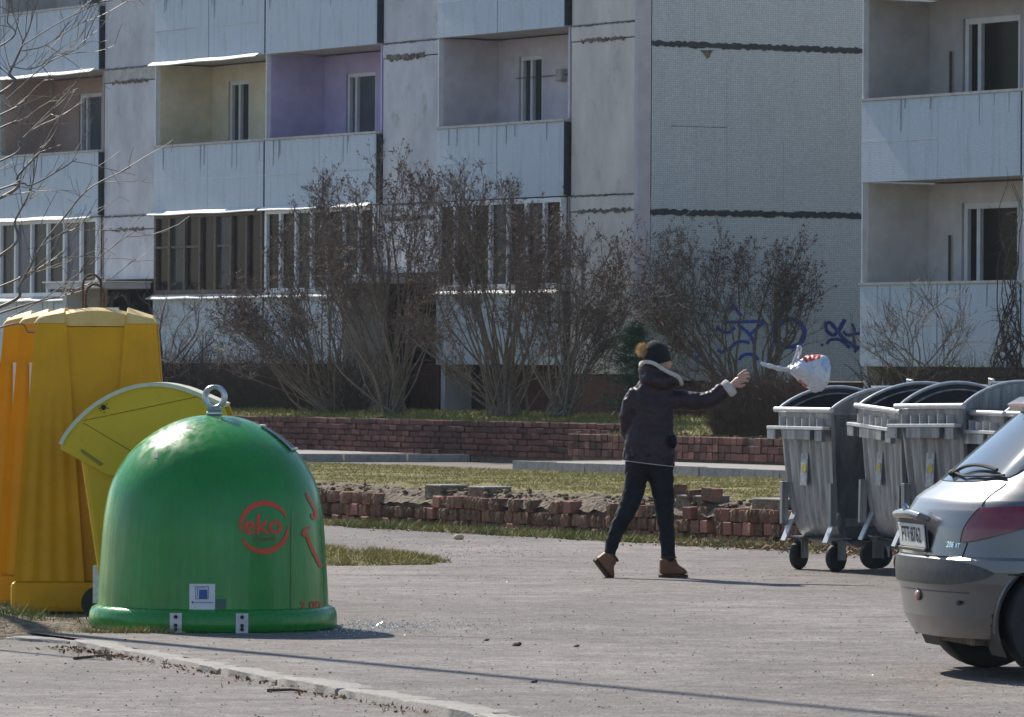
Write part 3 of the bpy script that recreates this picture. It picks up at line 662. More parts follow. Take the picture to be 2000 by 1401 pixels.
# ================================================================ RECYCLING CONTAINERS
def plastic(name, c, rough=.35, coat=.4, fade=None, var=.12):
    return mat(name, tuple(x*(1-var) for x in c), tuple(x*(1+var) for x in c), 3., rough, coat=coat, bump=.0012, bscale=18, dirt=fade or tuple(x*.6 for x in c), dscale=9., dlo=.6, dhi=.9, rvar=.06)
def gel_mat():
    """glossy fibreglass gel coat with faint vertical run marks and scuffs"""
    m = plastic('green_gelcoat', (.01, .225, .026), .25, .12, (.03, .15, .06))
    n = m.node_tree; b = n.nodes['Principled BSDF']; L = n.links.new
    tc = n.nodes.new('ShaderNodeTexCoord'); mp = n.nodes.new('ShaderNodeMapping'); mp.inputs['Scale'].default_value = (14, 14, .5); L(tc.outputs['Object'], mp.inputs[0])
    t = n.nodes.new('ShaderNodeTexNoise'); t.inputs['Scale'].default_value = 1.5; t.inputs['Detail'].default_value = 5; L(mp.outputs[0], t.inputs['Vector'])
    mr = n.nodes.new('ShaderNodeMapRange'); mr.inputs[1].default_value = .3; mr.inputs[2].default_value = .7; mr.inputs[3].default_value = .16; mr.inputs[4].default_value = .42; L(t.outputs['Fac'], mr.inputs[0]); L(mr.outputs[0], b.inputs['Roughness'])
    bp = n.nodes.new('ShaderNodeBump'); bp.inputs['Distance'].default_value = .0035; bp.inputs['Strength'].default_value = .5; L(t.outputs['Fac'], bp.inputs['Height']); L(bp.outputs[0], b.inputs['Normal']); return m
M_green = gel_mat()
M_galv = mat('galvanised', (.42, .44, .45), (.6, .62, .63), 30., .35, .85)
M_black = mat('black_rubber', (.012, .012, .013), (.025, .024, .024), 20., .7)
M_white = mat('sticker_white', (.62, .64, .68), (.7, .71, .74), 20., .5)
M_blue = mat('sticker_blue', (.02, .075, .3), (.03, .09, .34), 20., .5)
M_navy = mat('sticker_line', (.02, .03, .12), (.03, .04, .15), 20., .5)
M_red = mat('red_print', (.6, .05, .012), (.68, .07, .02), 25., .45)
M_orange_brown = mat('brown_print', (.2, .09, .03), (.26, .12, .04), 25., .5)
gc = gnd(416, 1226); GR = .655
gb = thing('bell_container', 'shiny green dome shaped glass recycling container with a lifting ring on top', 'container', gc)
prof = [(.668, .10), (.6635, .139), (.661, .2), (.655, .3), (.648, .393), (.640, .52), (.630, .633)]
P_ = spline([(.630, 0, .633), (.6, 0, .795), (.548, 0, .915), (.475, 0, 1.015), (.381, 0, 1.097), (.287, 0, 1.155), (.2, 0, 1.193), (.106, 0, 1.216), (.004, 0, 1.223)], 34)
prof += [(p.x, p.z) for p in P_[1:]]
def green_r(z): zs = [p[1] for p in prof]; return float(np.interp(z, zs, [p[0] for p in prof]))
b_ = MB().lathe(prof, 96); b_.build('shell', M_green, gb, smooth=True, angle=60)
MB().lathe([(.66, .0), (.70, .0), (.712, .012), (.714, .05), (.71, .092), (.698, .118), (.672, .131), (.64, .132)], 96).build('base_rim', M_green, gb, smooth=True, angle=50)
MB().lathe([(.0, .025), (.66, .02), (.665, .005)], 48).build('underside', M_black, gb)
def on_green(th, z, off):
    """th: angle to the right of the face that looks at the camera"""
    r = green_r(z)+off; return Vector((r*math.sin(th), -r*math.cos(th), z))
CZ = gc.y
def green_px(px, py, off=.0025):
    s_ = FPX/(CZ-.55); z = (1226-py)/s_*1.0; x = (px-416)/s_; r = green_r(max(.14, z)); th = math.asin(max(-.999, min(.999, x/r))); return on_green(th, z, off)
def decal(name, m_, px0, py0, vs, fs, sx, sy, parent=gb, off=.003):
    """flat shape (vs in local units) laid on the curved shell; sx, sy = source pixels per unit"""
    return MB().add([green_px(px0+x*sx, py0-y*sy, off) for x, y, _ in vs], fs).build(name, m_, parent)
def patch(name, m_, x0, y0, x1, y1, off=.003, n=6):
    return MB().grid(lambda u, v: green_px(lerp(x0, x1, u), lerp(y0, y1, v), off), n, n).build(name, m_, gb)
st = patch('sticker', M_white, 381, 1131, 431, 1181)
def sub(o, p): o.parent = p; return o
sub(patch('logo_square', M_blue, 400, 1142, 416, 1160, .005), st)
for (a, b, c, d) in ((393, 1135.3, 418.5, 1136.3), (393, 1159.5, 418.5, 1160.5), (393, 1136.4, 394, 1159.4), (417.5, 1136.4, 418.5, 1159.4), (396.5, 1138.2, 413, 1139.2), (396.5, 1139.3, 397.5, 1156)):
    sub(patch('logo_line', M_navy, a, b, c, d, .0052, 2), st)
sub(patch('logo_dot', M_navy, 386, 1165, 390, 1169, .005, 2), st); sub(patch('small_print', mat('grey_print', (.2, .2, .35), (.4, .4, .52), 160., .6), 392, 1166, 428, 1168.4, .005, 4), st)
patch('faded_sticker', mat('faded_sticker', (.05, .12, .1), (.07, .15, .12), 60., .6), 433, 1160, 452, 1180, .003)
vs, fs = text_mesh('eko', 1., .02); decal('logo_lettering', M_red, 521, 1017, vs, fs, 50, 54)
vs, fs = text_mesh('kitrzemu', 1., .0, .1); decal('logo_lettering', M_orange_brown, 524, 1043, vs, fs, 12, 15)
def ring_arc(cx, cy, rx, ry, a0, a1, wmax, name='logo_ring'):
    n = 40; q = []
    for i in range(n+1):
        t = i/n; a = R(lerp(a0, a1, t)); wv = wmax*math.sin(math.pi*t)**.7*.5+.3
        q.append([green_px(cx+(rx-wv)*math.cos(a), cy+(ry-wv)*math.sin(a), .003), green_px(cx+(rx+wv)*math.cos(a), cy+(ry+wv)*math.sin(a), .003)])
    MB().loft(q, False, False).build(name, M_red, gb)
ring_arc(524, 1022, 46, 48, -192, -22, 10); ring_arc(523, 1022, 46, 46, -5, 158, 10)
def gstroke(pts, wd, name='red_mark'):
    P = spline([(x, y, 0) for x, y in pts], 30); q = []
    for i, p in enumerate(P):
        d = P[min(i+1, 29)]-P[max(i-1, 0)]; d.normalize(); nn = Vector((-d.y, d.x, 0))*wd/2; q.append([green_px(p.x-nn.x, p.y-nn.y, .0035), green_px(p.x+nn.x, p.y+nn.y, .0035)])
    MB().loft(q, False, False).build(name, M_red, gb)
gstroke([(603, 955), (606, 965), (611, 975), (616, 985), (620, 996), (619, 1006), (615, 1004), (613, 996)], 5)
gstroke([(610, 1024), (602, 1026), (598, 1034), (601, 1040)], 6); gstroke([(603, 1035), (612, 1060), (622, 1083), (631, 1102)], 6)
vs, fs = text_mesh('2 00', 1., .03); decal('number_print', M_red, 613, 1176, vs, fs, 22, 20)
patch('reflective_strip', mat('yellowed_strip', (.09, .2, .05), (.12, .25, .07), 14., .4), 575, 990, 579, 1188, .0028, 8)
# brackets with bolts on the rim
for px in (356, 484):
    th = math.asin((px-416)/(FPX/(CZ-.6))/.714)
    br = MB().grid(lambda u, v: Vector((.719*math.sin(th+(u-.5)*.1), -.719*math.cos(th+(u-.5)*.1), lerp(-.0, .112, v))), 4, 1).build('bracket', mat('dull_zinc', (.5, .49, .5), (.66, .65, .66), 20., .5, .3), gb)
    for z in (.02, .042, .09): MB().ball((.722*math.sin(th), -.722*math.cos(th), z), (.011, .008, .011), 10, 6).build('bolt', M_black, br, smooth=True)
# throw-in opening with flap on the right shoulder
th = R(97)
def flap(u, v):
    z = lerp(1.03, 1.16, v); return on_green(th+(u-.5)*.9, z, .016)
MB().grid(flap, 8, 6).build('opening_flap', M_black, gb, smooth=True)
MB().tube([flap(0, v/8) for v in range(9)]+[flap(u/8, 1) for u in range(1, 9)]+[flap(1, 1-v/8) for v in range(1, 9)]+[flap(1-u/8, 0) for u in range(1, 8)], .008, 6, closed=True).build('opening_frame', M_galv, gb, smooth=True)
# lifting ring: double ring on a bracket
for dy, tilt in ((-.012, .0), (.022, .06)):
    c = Vector((-.004+tilt*.2, dy, 1.325)); r = .056
    MB().tube([c+Vector((r*math.sin(2*math.pi*k/28), .012*math.cos(4*math.pi*k/28)*tilt*8, r*math.cos(2*math.pi*k/28)*1.06)) for k in range(28)], .0115, 8, closed=True).build('lifting_ring', M_galv, gb, smooth=True)
MB().box(-.045, .045, -.045, .045, 1.222, 1.242).build('ring_bracket', M_galv, gb, bevel=.006)
MB().tube([(-.04, 0, 1.252), (.04, 0, 1.252)], .016, 8).build('ring_pin', M_galv, gb, smooth=True)
patch('scuff', mat('scuff', (.14, .2, .16), (.2, .26, .22), 30., .7), 366, 825, 378, 830, .002, 3)
patch('scuff', MATS['scuff'], 304, 876, 313, 888, .002, 3)

# ---------------------------------------------------------------- tall yellow containers
M_yel = plastic('yellow_plastic', (.66, .335, .004), .5, .0, (.56, .27, .006), .08); M_yel.node_tree.nodes['Principled BSDF'].inputs['Specular IOR Level'].default_value = .25
M_yel_top = mat('pale_yellow', (.6, .42, .12), (.68, .5, .2), 8., .6)  # paler yellow than the body, for caps and roof
def tall_container(loc, rz, label, plate):
    t = thing('clothes_container', label, 'container', loc, rz, None)
    H = 1.80; zb = .195
    MB().box(-.5, .5, -.47, .47, 0.012, zb).build('plinth', M_yel, t, bevel=.03)
    # tapered core with a barrel roof
    def ring(z, wx, wy): return [(-wx, -wy, z), (wx, -wy, z), (wx, wy, z), (-wx, wy, z)]
    core = MB(); core.loft([ring(zb+.002, .42, .40), ring(H-.06, .335, .34)], True); core.build('body', M_yel, t, bevel=.01)
    # four fluted corner pylons, wide at the foot and slim at the top
    for sx in (-1, 1):
        for sy in (-1, 1):
            rings = []
            for k in range(13):
                u = k/12; z = lerp(zb+.002, H-.045, u); xo = lerp(.485, .362, u); yo = lerp(.455, .372, u); wx = lerp(.43, .185, u); wy = lerp(.35, .16, u)
                pts = []; nf = 24; amp = .016*(1-u)**.6
                for i in range(nf+1):            # along the front (y) face
                    f = i/nf; pts.append((xo-wx*(1-f), yo-amp*(.5-.5*math.cos(2*math.pi*f*4))-.012*(1-f), z))
                for i in range(1, 13):
                    f = i/12; pts.append((xo-amp*.8*(.5-.5*math.cos(2*math.pi*f*2)), yo-wy*f, z))
                pts.append((xo-wx*.8, yo-wy, z))
                rings.append([(sx*x, sy*y, zz) for x, y, zz in pts])
            if sx*sy < 0: rings = [r[::-1] for r in rings]
            MB().loft(rings).build('corner_pylon', M_yel, t, smooth=True, angle=35)
            cp = MB(); x0, x1 = (.372-.185)*sx, .374*sx
            cp.loft([[(x0, sy*.374, H-.044), (x1, sy*.374, H-.044), (x1, sy*.21, H-.044), (x0, sy*.21, H-.044)], [(x0, sy*.36, H+.025), (x1-.03*sx, sy*.36, H-.012), (x1-.03*sx, sy*.21, H+.01), (x0, sy*.21, H+.06)]]); cp.build('corner_cap', M_yel_top, t, bevel=.006)
    roof = MB(); rr = []
    for k in range(13):
        x = lerp(-.36, .36, k/12); zt = H+.055-.09*(x/.36)**2
        rr.append([(x*.98, -.345, H-.058), (x, -.352, zt-.02), (x, -.3, zt), (x, .3, zt), (x, .352, zt-.02), (x*.98, .345, H-.058)])
    roof.loft(rr); roof.build('roof', M_yel_top, t, smooth=True, angle=35)
    for dx, hh in (((-.02, .0), (-.04, .06)) if not plate else ()):
        hp = [(dx-.055, .05+hh, H+.03), (dx-.055, .05+hh, H+.14+hh)]+[(dx-.055*math.cos(math.pi*k/8), .05+hh, H+.14+hh+.06*math.sin(math.pi*k/8)) for k in range(1, 8)]+[(dx+.055, .05+hh, H+.14+hh), (dx+.055, .05+hh, H+.03)]
        MB().tube(hp, .008, 8).build('lifting_hoop', M_rust, t, smooth=True)
    MB().box(-.1, .12, .2, .3, H+.03, H+.06).build('hoop_plate', M_galv, t)
    if plate:
        q = Matrix.Rotation(R(3), 4, 'X'); MB().box(-.30, -.19, -.405, -.392, 1.22, 1.52).build('label_plate', M_white, t)
    return t
t1 = gnd(100, 1200); t1.x = -2.535
tall_container((t1.x, t1.y+.47, 0), R(2), 'tall yellow fluted plastic container with a square plinth beside the dome container', False)
tall_container((t1.x-.19, t1.y+1.6, 0), R(2), 'tall yellow container second in the row, mostly hidden behind the first', True)
tall_container((t1.x-.39, t1.y+2.75, 0), R(2), 'tall yellow container at the far end of the row', True)

# ---------------------------------------------------------------- wheeled bin with a curved lid
M_olive = plastic('olive_yellow_plastic', (.74, .46, .016), .6, .0, (.36, .27, .03), .06)
M_olive_rim = mat('pale_lid_edge', (.62, .58, .42), (.7, .66, .52), 10., .6)  # paler than the bin body, used for the lid shell
od = 34.62; sO = FPX/od
oc = at(300, 1226, od); oc.z = 0
wb = thing('wheeled_bin', 'olive yellow wheeled bin with a rounded lid behind the green dome container', 'bin', (oc.x, od+.4, 0))
def op(px, py): p = at(px, py, od); return (p.x-oc.x, p.z)
arc = [(118, 868), (128, 849), (150, 822), (180, 795), (215, 773), (250, 759), (285, 752), (320, 752), (355, 759), (395, 774), (436, 792)]
outer = [op(*p) for p in arc]
lidside = outer+[op(444, 812), op(460, 830), op(400, 905), op(300, 925), op(212, 930), op(118, 878)]
def slab(poly, y0, y1): return MB().prism([(x, y0, z) for x, z in poly][::1], (0, y1-y0, 0))
slab(lidside, -.385, -.36).build('lid_side', M_olive, wb, bevel=.006)
slab(lidside, .33, .355).build('lid_side', M_olive, wb, bevel=.006)
sh = MB(); sp_ = spline([(x, 0, z) for x, z in outer], 36); rings = []
for i, p in enumerate(sp_):
    d = sp_[min(i+1, 35)]-sp_[max(i-1, 0)]; d.normalize(); nn = Vector((-d.z, 0, d.x))
    rings.append([(p.x+nn.x*a, y, p.z+nn.z*a) for y, a in ((-.405, -.012), (-.405, .012), (.375, .012), (.375, -.012))])
sh.loft(rings); sh.build('lid', M_olive_rim, wb, smooth=True, angle=40)
body = [op(150, 892), op(440, 892), op(405, 1138), op(191, 1138)]
def bring(k, y): f = k; return None
bb = MB(); (xa, za), (xb, zb_1), (xc, zc), (xd, zd) = body
bb.loft([[(xd, -.30, zd), (xc, -.30, zc), (xc, .27, zc), (xd, .27, zd)], [(xa, -.345, za+.1), (xb, -.345, zb_1+.1), (xb, .32, zb_1+.1), (xa, .32, za+.1)]]); bb.build('body', M_olive, wb, bevel=.03)
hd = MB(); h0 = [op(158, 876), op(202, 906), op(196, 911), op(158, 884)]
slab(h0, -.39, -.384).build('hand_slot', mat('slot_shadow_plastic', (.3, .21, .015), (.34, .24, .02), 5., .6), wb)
kx, kz = op(202, 796); MB().lathe([(.0, .0), (.014, .0), (.016, .01), (.012, .02), (0, .022)], 16).build('pivot_knob', M_black, wb, smooth=True, loc=(kx, -.386, kz)).rotation_euler = (math.pi/2, 0, 0)
for dx, dz in ((.02, .02), (.025, -.005), (-.02, -.02), (.004, -.03), (-.025, -.006)): MB().ball((kx+dx, -.387, kz+dz), .004, 8, 5).build('rivet', M_black, wb)
def line(p, q, wd=.0022):
    a = Vector((*op(*p), 0)); b = Vector((*op(*q), 0)); MB().tube([(a.x, -.386, a.y), (b.x, -.386, b.y)], wd, 5).build('lid_seam', mat('seam', (.2, .15, .01), (.24, .18, .015), 9, .7), wb)
line((162, 822), (410, 770)); line((162, 826), (270, 890))
for px_ in (188, 395):
    wx, _ = op(px_, 1190)
    for y in (-.24, .22):
        c = MB(); c.tube([(wx, y-.02, .1), (wx, y+.02, .1)], .1, 20); wh = c.build('wheel', M_black, wb, smooth=True, angle=30)
        MB().box(wx-.03, wx+.03, y-.035, y+.035, .1, .32).build('caster_fork', M_galv, wb)
# ================================================================ STEEL WASTE CONTAINERS ON WHEELS
def galv_sheet():
    m = mat('zinc_sheet', (.13, .135, .14), (.42, .43, .435), 3., .45, .4, stretch=(5, 5, .55), detail=7, lo=.3, hi=.72, bump=.002, bscale=6, dirt=(.11, .12, .13), dscale=2.2, dlo=.5, dhi=.75)
    return randtint(m, .18)
M_zinc = galv_sheet()
M_zdark = mat('side_shade_zinc', (.08, .088, .096), (.19, .2, .212), 2.5, .55, .4, stretch=(3, 3, 1), dirt=(.03, .034, .04), dscale=2.)  # zinc darkened so its colour carries the side walls' shade
M_zrim = mat('worn_steel_rim', (.5, .5, .5), (.66, .66, .65), 20., .4, .5)
M_inner = mat('shaded_steel_inside', (.022, .02, .022), (.055, .045, .042), 5., .8, .2)  # near black: shade of the deep interior put into the colour
M_lid = mat('lid_sheet', (.52, .52, .5), (.68, .67, .65), 6., .45, .4)
M_foot = mat('pale_bracket', (.42, .45, .47), (.55, .57, .58), 10., .45, .3)
def make_dumpster(label):
    t = thing('waste_container', label, 'container')
    W, Dp, ZT, ZB = .4, .52, 1.2, .20
    # shell: horizontal rings, ribbed front and back
    rings = []; zs = [.185, .2, .23, .28, .36, .44, .54, .66, .78, .9, .98, 1.03, 1.06, 1.12, 1.17, ZT]
    for z in zs:
        ins = interp(z, [.185, .22, .28, .38, .5, .7, 1.03, 1.2], [.30, .21, .14, .095, .075, .05, .02, .0])     # front/back set-in
        six = interp(z, [.27, .35, .5, 1.03, 1.2], [.10, .075, .06, .01, .0])
        rib = interp(z, [.3, .44, .6, 1.0, 1.03, 1.06], [0, .012, .016, .016, .004, 0])
        w_ = W-six; d_ = Dp-ins; pts = []; nf = 56
        for i in range(nf):
            x = lerp(-w_, w_, i/nf); ph = (x/W*.5+.5)*8
            f = ph-math.floor(ph); prof = (.5-.5*math.cos(2*math.pi*f))**.5
            pts.append((x, -d_+rib*(1-prof), z))
        for i in range(10): pts.append((w_, lerp(-d_, d_, i/10), z))
        for i in range(nf//2): pts.append((lerp(w_, -w_, i/(nf//2)), d_, z))
        for i in range(10): pts.append((-w_, lerp(d_, -d_, i/10), z))
        rings.append(pts)
    mb = MB().loft(rings, False); mb.f.append(tuple(range(len(rings[0])))[::-1]); mb.build('shell', M_zinc, t, smooth=True, angle=28)
    for sx in (-1, 1):     # overlay sheets: the shade of the side walls put into darker zinc
        MB().add([(sx*(W-interp(z, [.27, .35, .5, 1.03, 1.2], [.10, .075, .06, .01, .0])+.003), y*(Dp-interp(z, [.185, .22, .28, .38, .5, .7, 1.03, 1.2], [.30, .21, .14, .095, .075, .05, .02, .0])-.03), z) for z in (.24, .44, .54, .78, 1.03, 1.17) for y in (-1, 1)], [(2*k, 2*k+1, 2*k+3, 2*k+2) for k in range(5)]).build('side_shade_sheet', M_zdark, t)
    # arched side walls
    n = 20; RISE = .175
    arc_z = lambda y: ZT+RISE*(1-(y/Dp)**2)**.9 if abs(y) < Dp else ZT
    for sx in (-1, 1):
        ys = [lerp(-Dp, Dp, i/n) for i in range(n+1)]
        poly = [(sx*W, y, arc_z(y)) for y in ys]
        mb = MB(); a = [(sx*(W-.006), y, ZT-.01) for y in ys]; b = [(sx*(W-.006), y, max(arc_z(y), ZT)) for y in ys]
        a2 = [(sx*(W+.002), y, ZT-.01) for y in ys]; b2 = [(sx*(W+.002), y, max(arc_z(y), ZT)) for y in ys]
        mb.loft([[a[i], b[i], b2[i], a2[i]] for i in range(n+1)]); mb.build('side_arch', M_zinc, t)
        MB().tube([(sx*W, y, arc_z(y)) for y in ys], .013, 8).build('arch_rim', M_zrim, t, smooth=True)
        MB().tube([(sx*(W-.02), y*.96, arc_z(y)-.05) for y in ys], .008, 6).build('arch_rail', M_zinc, t, smooth=True)
    for y in (-Dp, Dp): MB().tube([(-W-.03, y-.004, ZT+.003), (W+.03, y-.004, ZT+.003)], .021, 10).build('rim_bar', M_zrim, t, smooth=True)
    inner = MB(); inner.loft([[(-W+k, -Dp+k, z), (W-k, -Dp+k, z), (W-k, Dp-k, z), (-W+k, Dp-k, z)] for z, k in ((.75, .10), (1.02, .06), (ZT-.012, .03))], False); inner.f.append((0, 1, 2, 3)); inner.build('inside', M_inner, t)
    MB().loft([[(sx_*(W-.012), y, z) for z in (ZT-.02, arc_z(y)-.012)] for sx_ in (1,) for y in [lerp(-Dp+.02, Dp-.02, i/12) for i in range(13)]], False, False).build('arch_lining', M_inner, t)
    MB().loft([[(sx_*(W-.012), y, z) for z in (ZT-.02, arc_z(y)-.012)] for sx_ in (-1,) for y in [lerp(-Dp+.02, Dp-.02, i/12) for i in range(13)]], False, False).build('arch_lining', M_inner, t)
    # lid slid back over the rear half
    ys = [lerp(.3, .64, i/10) for i in range(11)]; lz = lambda y: ZT+(RISE+.028)*max(0, 1-(y/(Dp+.22))**2)**.9+.0
    mb = MB(); mb.loft([[(-W-.02, y, lz(y)), (W+.02, y, lz(y)), (W+.02, y, lz(y)+.014), (-W-.02, y, lz(y)+.014)] for y in ys]); mb.build('lid', M_lid, t, smooth=True, angle=30)
    hx = MB().tube([(.2, .3, lz(.3)+.01), (.2, .3, lz(.3)+.055), (.13, .3, lz(.3)+.06), (.13, .3, lz(.3)+.01)], .011, 6); hx.build('lid_handle', M_zrim, t, smooth=True)
    # front lifting rail with hanging lugs
    MB().box(-W-.06, W+.0, -Dp-.065, -Dp+.0, 1.055, 1.08).build('lifting_rail', M_zrim, t, bevel=.004)
    for x0, x1, h in ((-W-.06, -W+.07, .075), (-.22, .20, .075), (.27, .38, .085)): MB().box(x0, x1, -Dp-.06, -Dp-.02, 1.055-h, 1.054).build('lifting_lug', M_zinc, t, bevel=.004)
    for i in range(6): MB().box(-.3+.115*i, -.292+.115*i, -Dp-.045, -Dp+.012, 1.081, 1.15-.01*(i % 2)).build('rail_rib', M_zrim, t)
    # corner channels, feet, casters
    for sx in (-1, 1):
        MB().box(sx*(W-.03)-.02, sx*(W-.03)+.02, -Dp+.015, -Dp+.07, .34, .66).build('corner_channel', M_zinc, t, bevel=.004)
        q = Matrix.Translation((sx*.32, -Dp+.06, .33)) @ Matrix.Rotation(R(-24), 4, 'X')
        MB().box(-.035, .035, -.006, .006, -.125, .12, q).build('foot_bracket', M_foot, t)
        for sy in (-1, 1):
            yaw = random.uniform(-.5, .5); c = Vector((sx*.29, sy*.36, .105)); rm = Matrix.Rotation(yaw, 4, 'Z'); off = rm @ Vector((0, -.05, 0)); cc = c+off
            ax = rm @ Vector((1, 0, 0))
            w_ = bpy.data.objects.new('caster', None); col.objects.link(w_); w_.parent = t; w_.location = cc
            prof = [(.0, -.018), (.07, -.018), (.074, -.024), (.098, -.022), (.105, -.012), (.105, .012), (.098, .022), (.074, .024), (.07, .018), (.0, .018)]
            o = MB().lathe(prof, 24).build('wheel', M_black, w_, smooth=True, angle=40); o.rotation_euler = (0, math.pi/2, yaw)
            fk = MB(); M_ = Matrix.Rotation(yaw, 4, 'Z')
            for s2 in (-1, 1): fk.box(s2*.034-.003, s2*.034+.003, -.02, .07, -.02, .1245, M_)
            fk.box(-.037, .037, .0, .09, .125, .135, M_); fk.box(-.06, .06, -.03, .11, .1355, .146, M_); fk.build('fork', M_zinc, w_)
    MB().box(-.33, .33, -.40, .40, .232, .245).build('under_frame', M_black, t)
    # sticker with a yellow disc
    s_ = MB().box(-.10, .0, -Dp+.006, -Dp+.012, .62, .86); st_ = s_.build('sticker', mat('worn_sticker', (.3, .31, .32), (.5, .51, .52), 30., .6), t)
    st_.rotation_euler = (R(-2), 0, 0)
    MB().lathe([(0, 0), (.035, 0), (.035, .003), (0, .003)], 14).build('sticker_disc', mat('sticker_yellow', (.45, .36, .05), (.55, .45, .1), 30., .6), st_, loc=(-.04, -Dp+.004, .75)).rotation_euler = (math.pi/2, 0, 0)
    return t
DW = Vector((.444, -.896, 0))
TILT = [0, 2.6, -.8, .4, 0]; ZS = [1, 1, 1.02, .985, 1]
spots = [((1519, 1610), 44.45, 0., 'steel waste container at the open end of the row, under the flying bag'),
         ((1670, 1757), 43.55, -.13, 'steel waste container second in the row from the flying bag'),
         ((1757, 1843), 42.45, .07, 'steel waste container in the middle of the row behind the silver car'),
         ((1864, 1926), 42.1, -.1, 'steel waste container fourth in the row, half hidden by the car rear window'),
         ((1973, 2060), 41.3, -.03, 'steel waste container at the far end of the row behind the car roof')]
d0 = None
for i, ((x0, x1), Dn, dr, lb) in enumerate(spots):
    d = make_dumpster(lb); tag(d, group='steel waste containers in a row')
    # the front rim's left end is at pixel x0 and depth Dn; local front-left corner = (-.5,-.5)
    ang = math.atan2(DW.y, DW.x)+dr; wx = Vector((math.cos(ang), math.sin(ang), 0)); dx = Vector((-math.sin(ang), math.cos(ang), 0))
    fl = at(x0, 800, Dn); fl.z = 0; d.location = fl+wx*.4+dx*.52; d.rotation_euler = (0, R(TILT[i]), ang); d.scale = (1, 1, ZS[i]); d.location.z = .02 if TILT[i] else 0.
# ================================================================ PERSON THROWING A BAG
M_skin = mat('skin', (.52, .3, .22), (.6, .36, .27), 12., .5); M_skin.node_tree.nodes['Principled BSDF'].inputs['Subsurface Weight'].default_value = .1
M_skin.node_tree.nodes['Principled BSDF'].inputs['Subsurface Radius'].default_value = (.02, .008, .005)
M_jacket = mat('dark_quilted_jacket', (.02, .011, .017), (.038, .022, .031), 10., .5, bump=.012, bscale=14, spec=.35)
M_trouser = mat('black_trousers', (.007, .008, .012), (.014, .016, .022), 14., .7, bump=.012, bscale=11, spec=.2)
M_boot = mat('tan_leather', (.13, .05, .02), (.2, .085, .035), 14., .55, bump=.002, bscale=60)
M_sole = mat('boot_sole', (.04, .02, .012), (.06, .03, .018), 14., .8)
M_sherpa = mat('cream_fleece', (.55, .5, .46), (.68, .63, .58), 60., .95, bump=.008, bscale=110)
M_hat = mat('black_knit', (.006, .006, .007), (.013, .013, .014), 60., .9, bump=.004, bscale=120)
M_fur = mat('fur_pompom', (.55, .36, .17), (.8, .6, .34), 30., .8); M_hair = mat('dark_blond_hair', (.1, .06, .035), (.16, .1, .06), 40., .6)  # pompom fur lightened: its backlit glow put into the colour
PY = 42.45; PS = FPX/PY
base = gnd(1315, 1133); base.y = PY; base.x = (1315-1000)/FPX*PY
wm = None
def pp(px, py, y=0.): return Vector(((px-1315)/PS, y, (1134-py)/PS))
def remesh(o, v, sm=6, fold=None):
    r = o.modifiers.new('remesh', 'REMESH'); r.mode = 'VOXEL'; r.voxel_size = v; r.use_smooth_shade = True
    if fold:
        tx = bpy.data.textures.new('folds', 'CLOUDS'); tx.noise_scale = fold[0]; tx.noise_depth = 2; dm = o.modifiers.new('folds', 'DISPLACE'); dm.texture = tx; dm.strength = fold[1]; dm.mid_level = .5
    if sm: s_ = o.modifiers.new('smooth', 'SMOOTH'); s_.factor = .5; s_.iterations = sm
    return o
def ell_ring(z, x0, x1, d, yc=0., n=28, tilt=0.):
    cx = (x0+x1)/2; rx = (x1-x0)/2
    return [Vector((cx+rx*math.cos(2*math.pi*k/n), yc+d*math.sin(2*math.pi*k/n), z+tilt*math.cos(2*math.pi*k/n))) for k in range(n)]
# --- body: head, neck, hand and the limbs inside the clothes as one continuous skin
b = MB()
hc = pp(1283, 704, .03)
b.ball(hc, (.083, .095, .112), 20, 14)
b.ball(pp(1294, 716, .04), (.062, .07, .062), 16, 10)                       # jaw and cheek
b.tube([pp(1306, 711, .055), pp(1311.5, 717, .062), pp(1308, 721, .06)], [.012, .0115, .012], 8)   # nose
b.ball(pp(1306.5, 724.5, .058), (.014, .02, .009), 8, 6); b.ball(pp(1303, 730, .055), (.018, .02, .014), 8, 6)   # lips, chin
b.ball(pp(1281, 712, -.055), (.016, .01, .03), 8, 6)                         # ear (under the hat edge)
b.tube([pp(1281, 725, .02), pp(1279, 750, .02), pp(1276, 775, .02)], [.055, .055, .07], 12)
b.loft([ell_ring((1134-y)/PS, (x0-1315)/PS, (x1-1315)/PS, d, .01, 20) for y, x0, x1, d in ((775, 1245, 1308, .07), (800, 1243, 1308, .085), (840, 1240, 1308, .085), (880, 1235, 1310, .09), (900, 1238, 1305, .09))])
b.tube([pp(1305, 785), pp(1350, 788), pp(1388, 787, -.01), pp(1412, 772, -.01), pp(1426, 763, -.01)], [.045, .042, .036, .031, .026], 12)
b.tube([pp(1245, 780), pp(1226, 822, .02), pp(1231, 858, .13)], [.04, .035, .03], 12)
b.ball(pp(1233, 864, .15), (.035, .04, .045), 10, 8)
b.tube([pp(1288, 890, .0), pp(1297, 1000, .01), pp(1307, 1100, 0)], [.07, .045, .03], 12)
b.tube([pp(1252, 890, .0), pp(1228, 992, -.03), pp(1196, 1084, -.1)], [.07, .042, .03], 12)
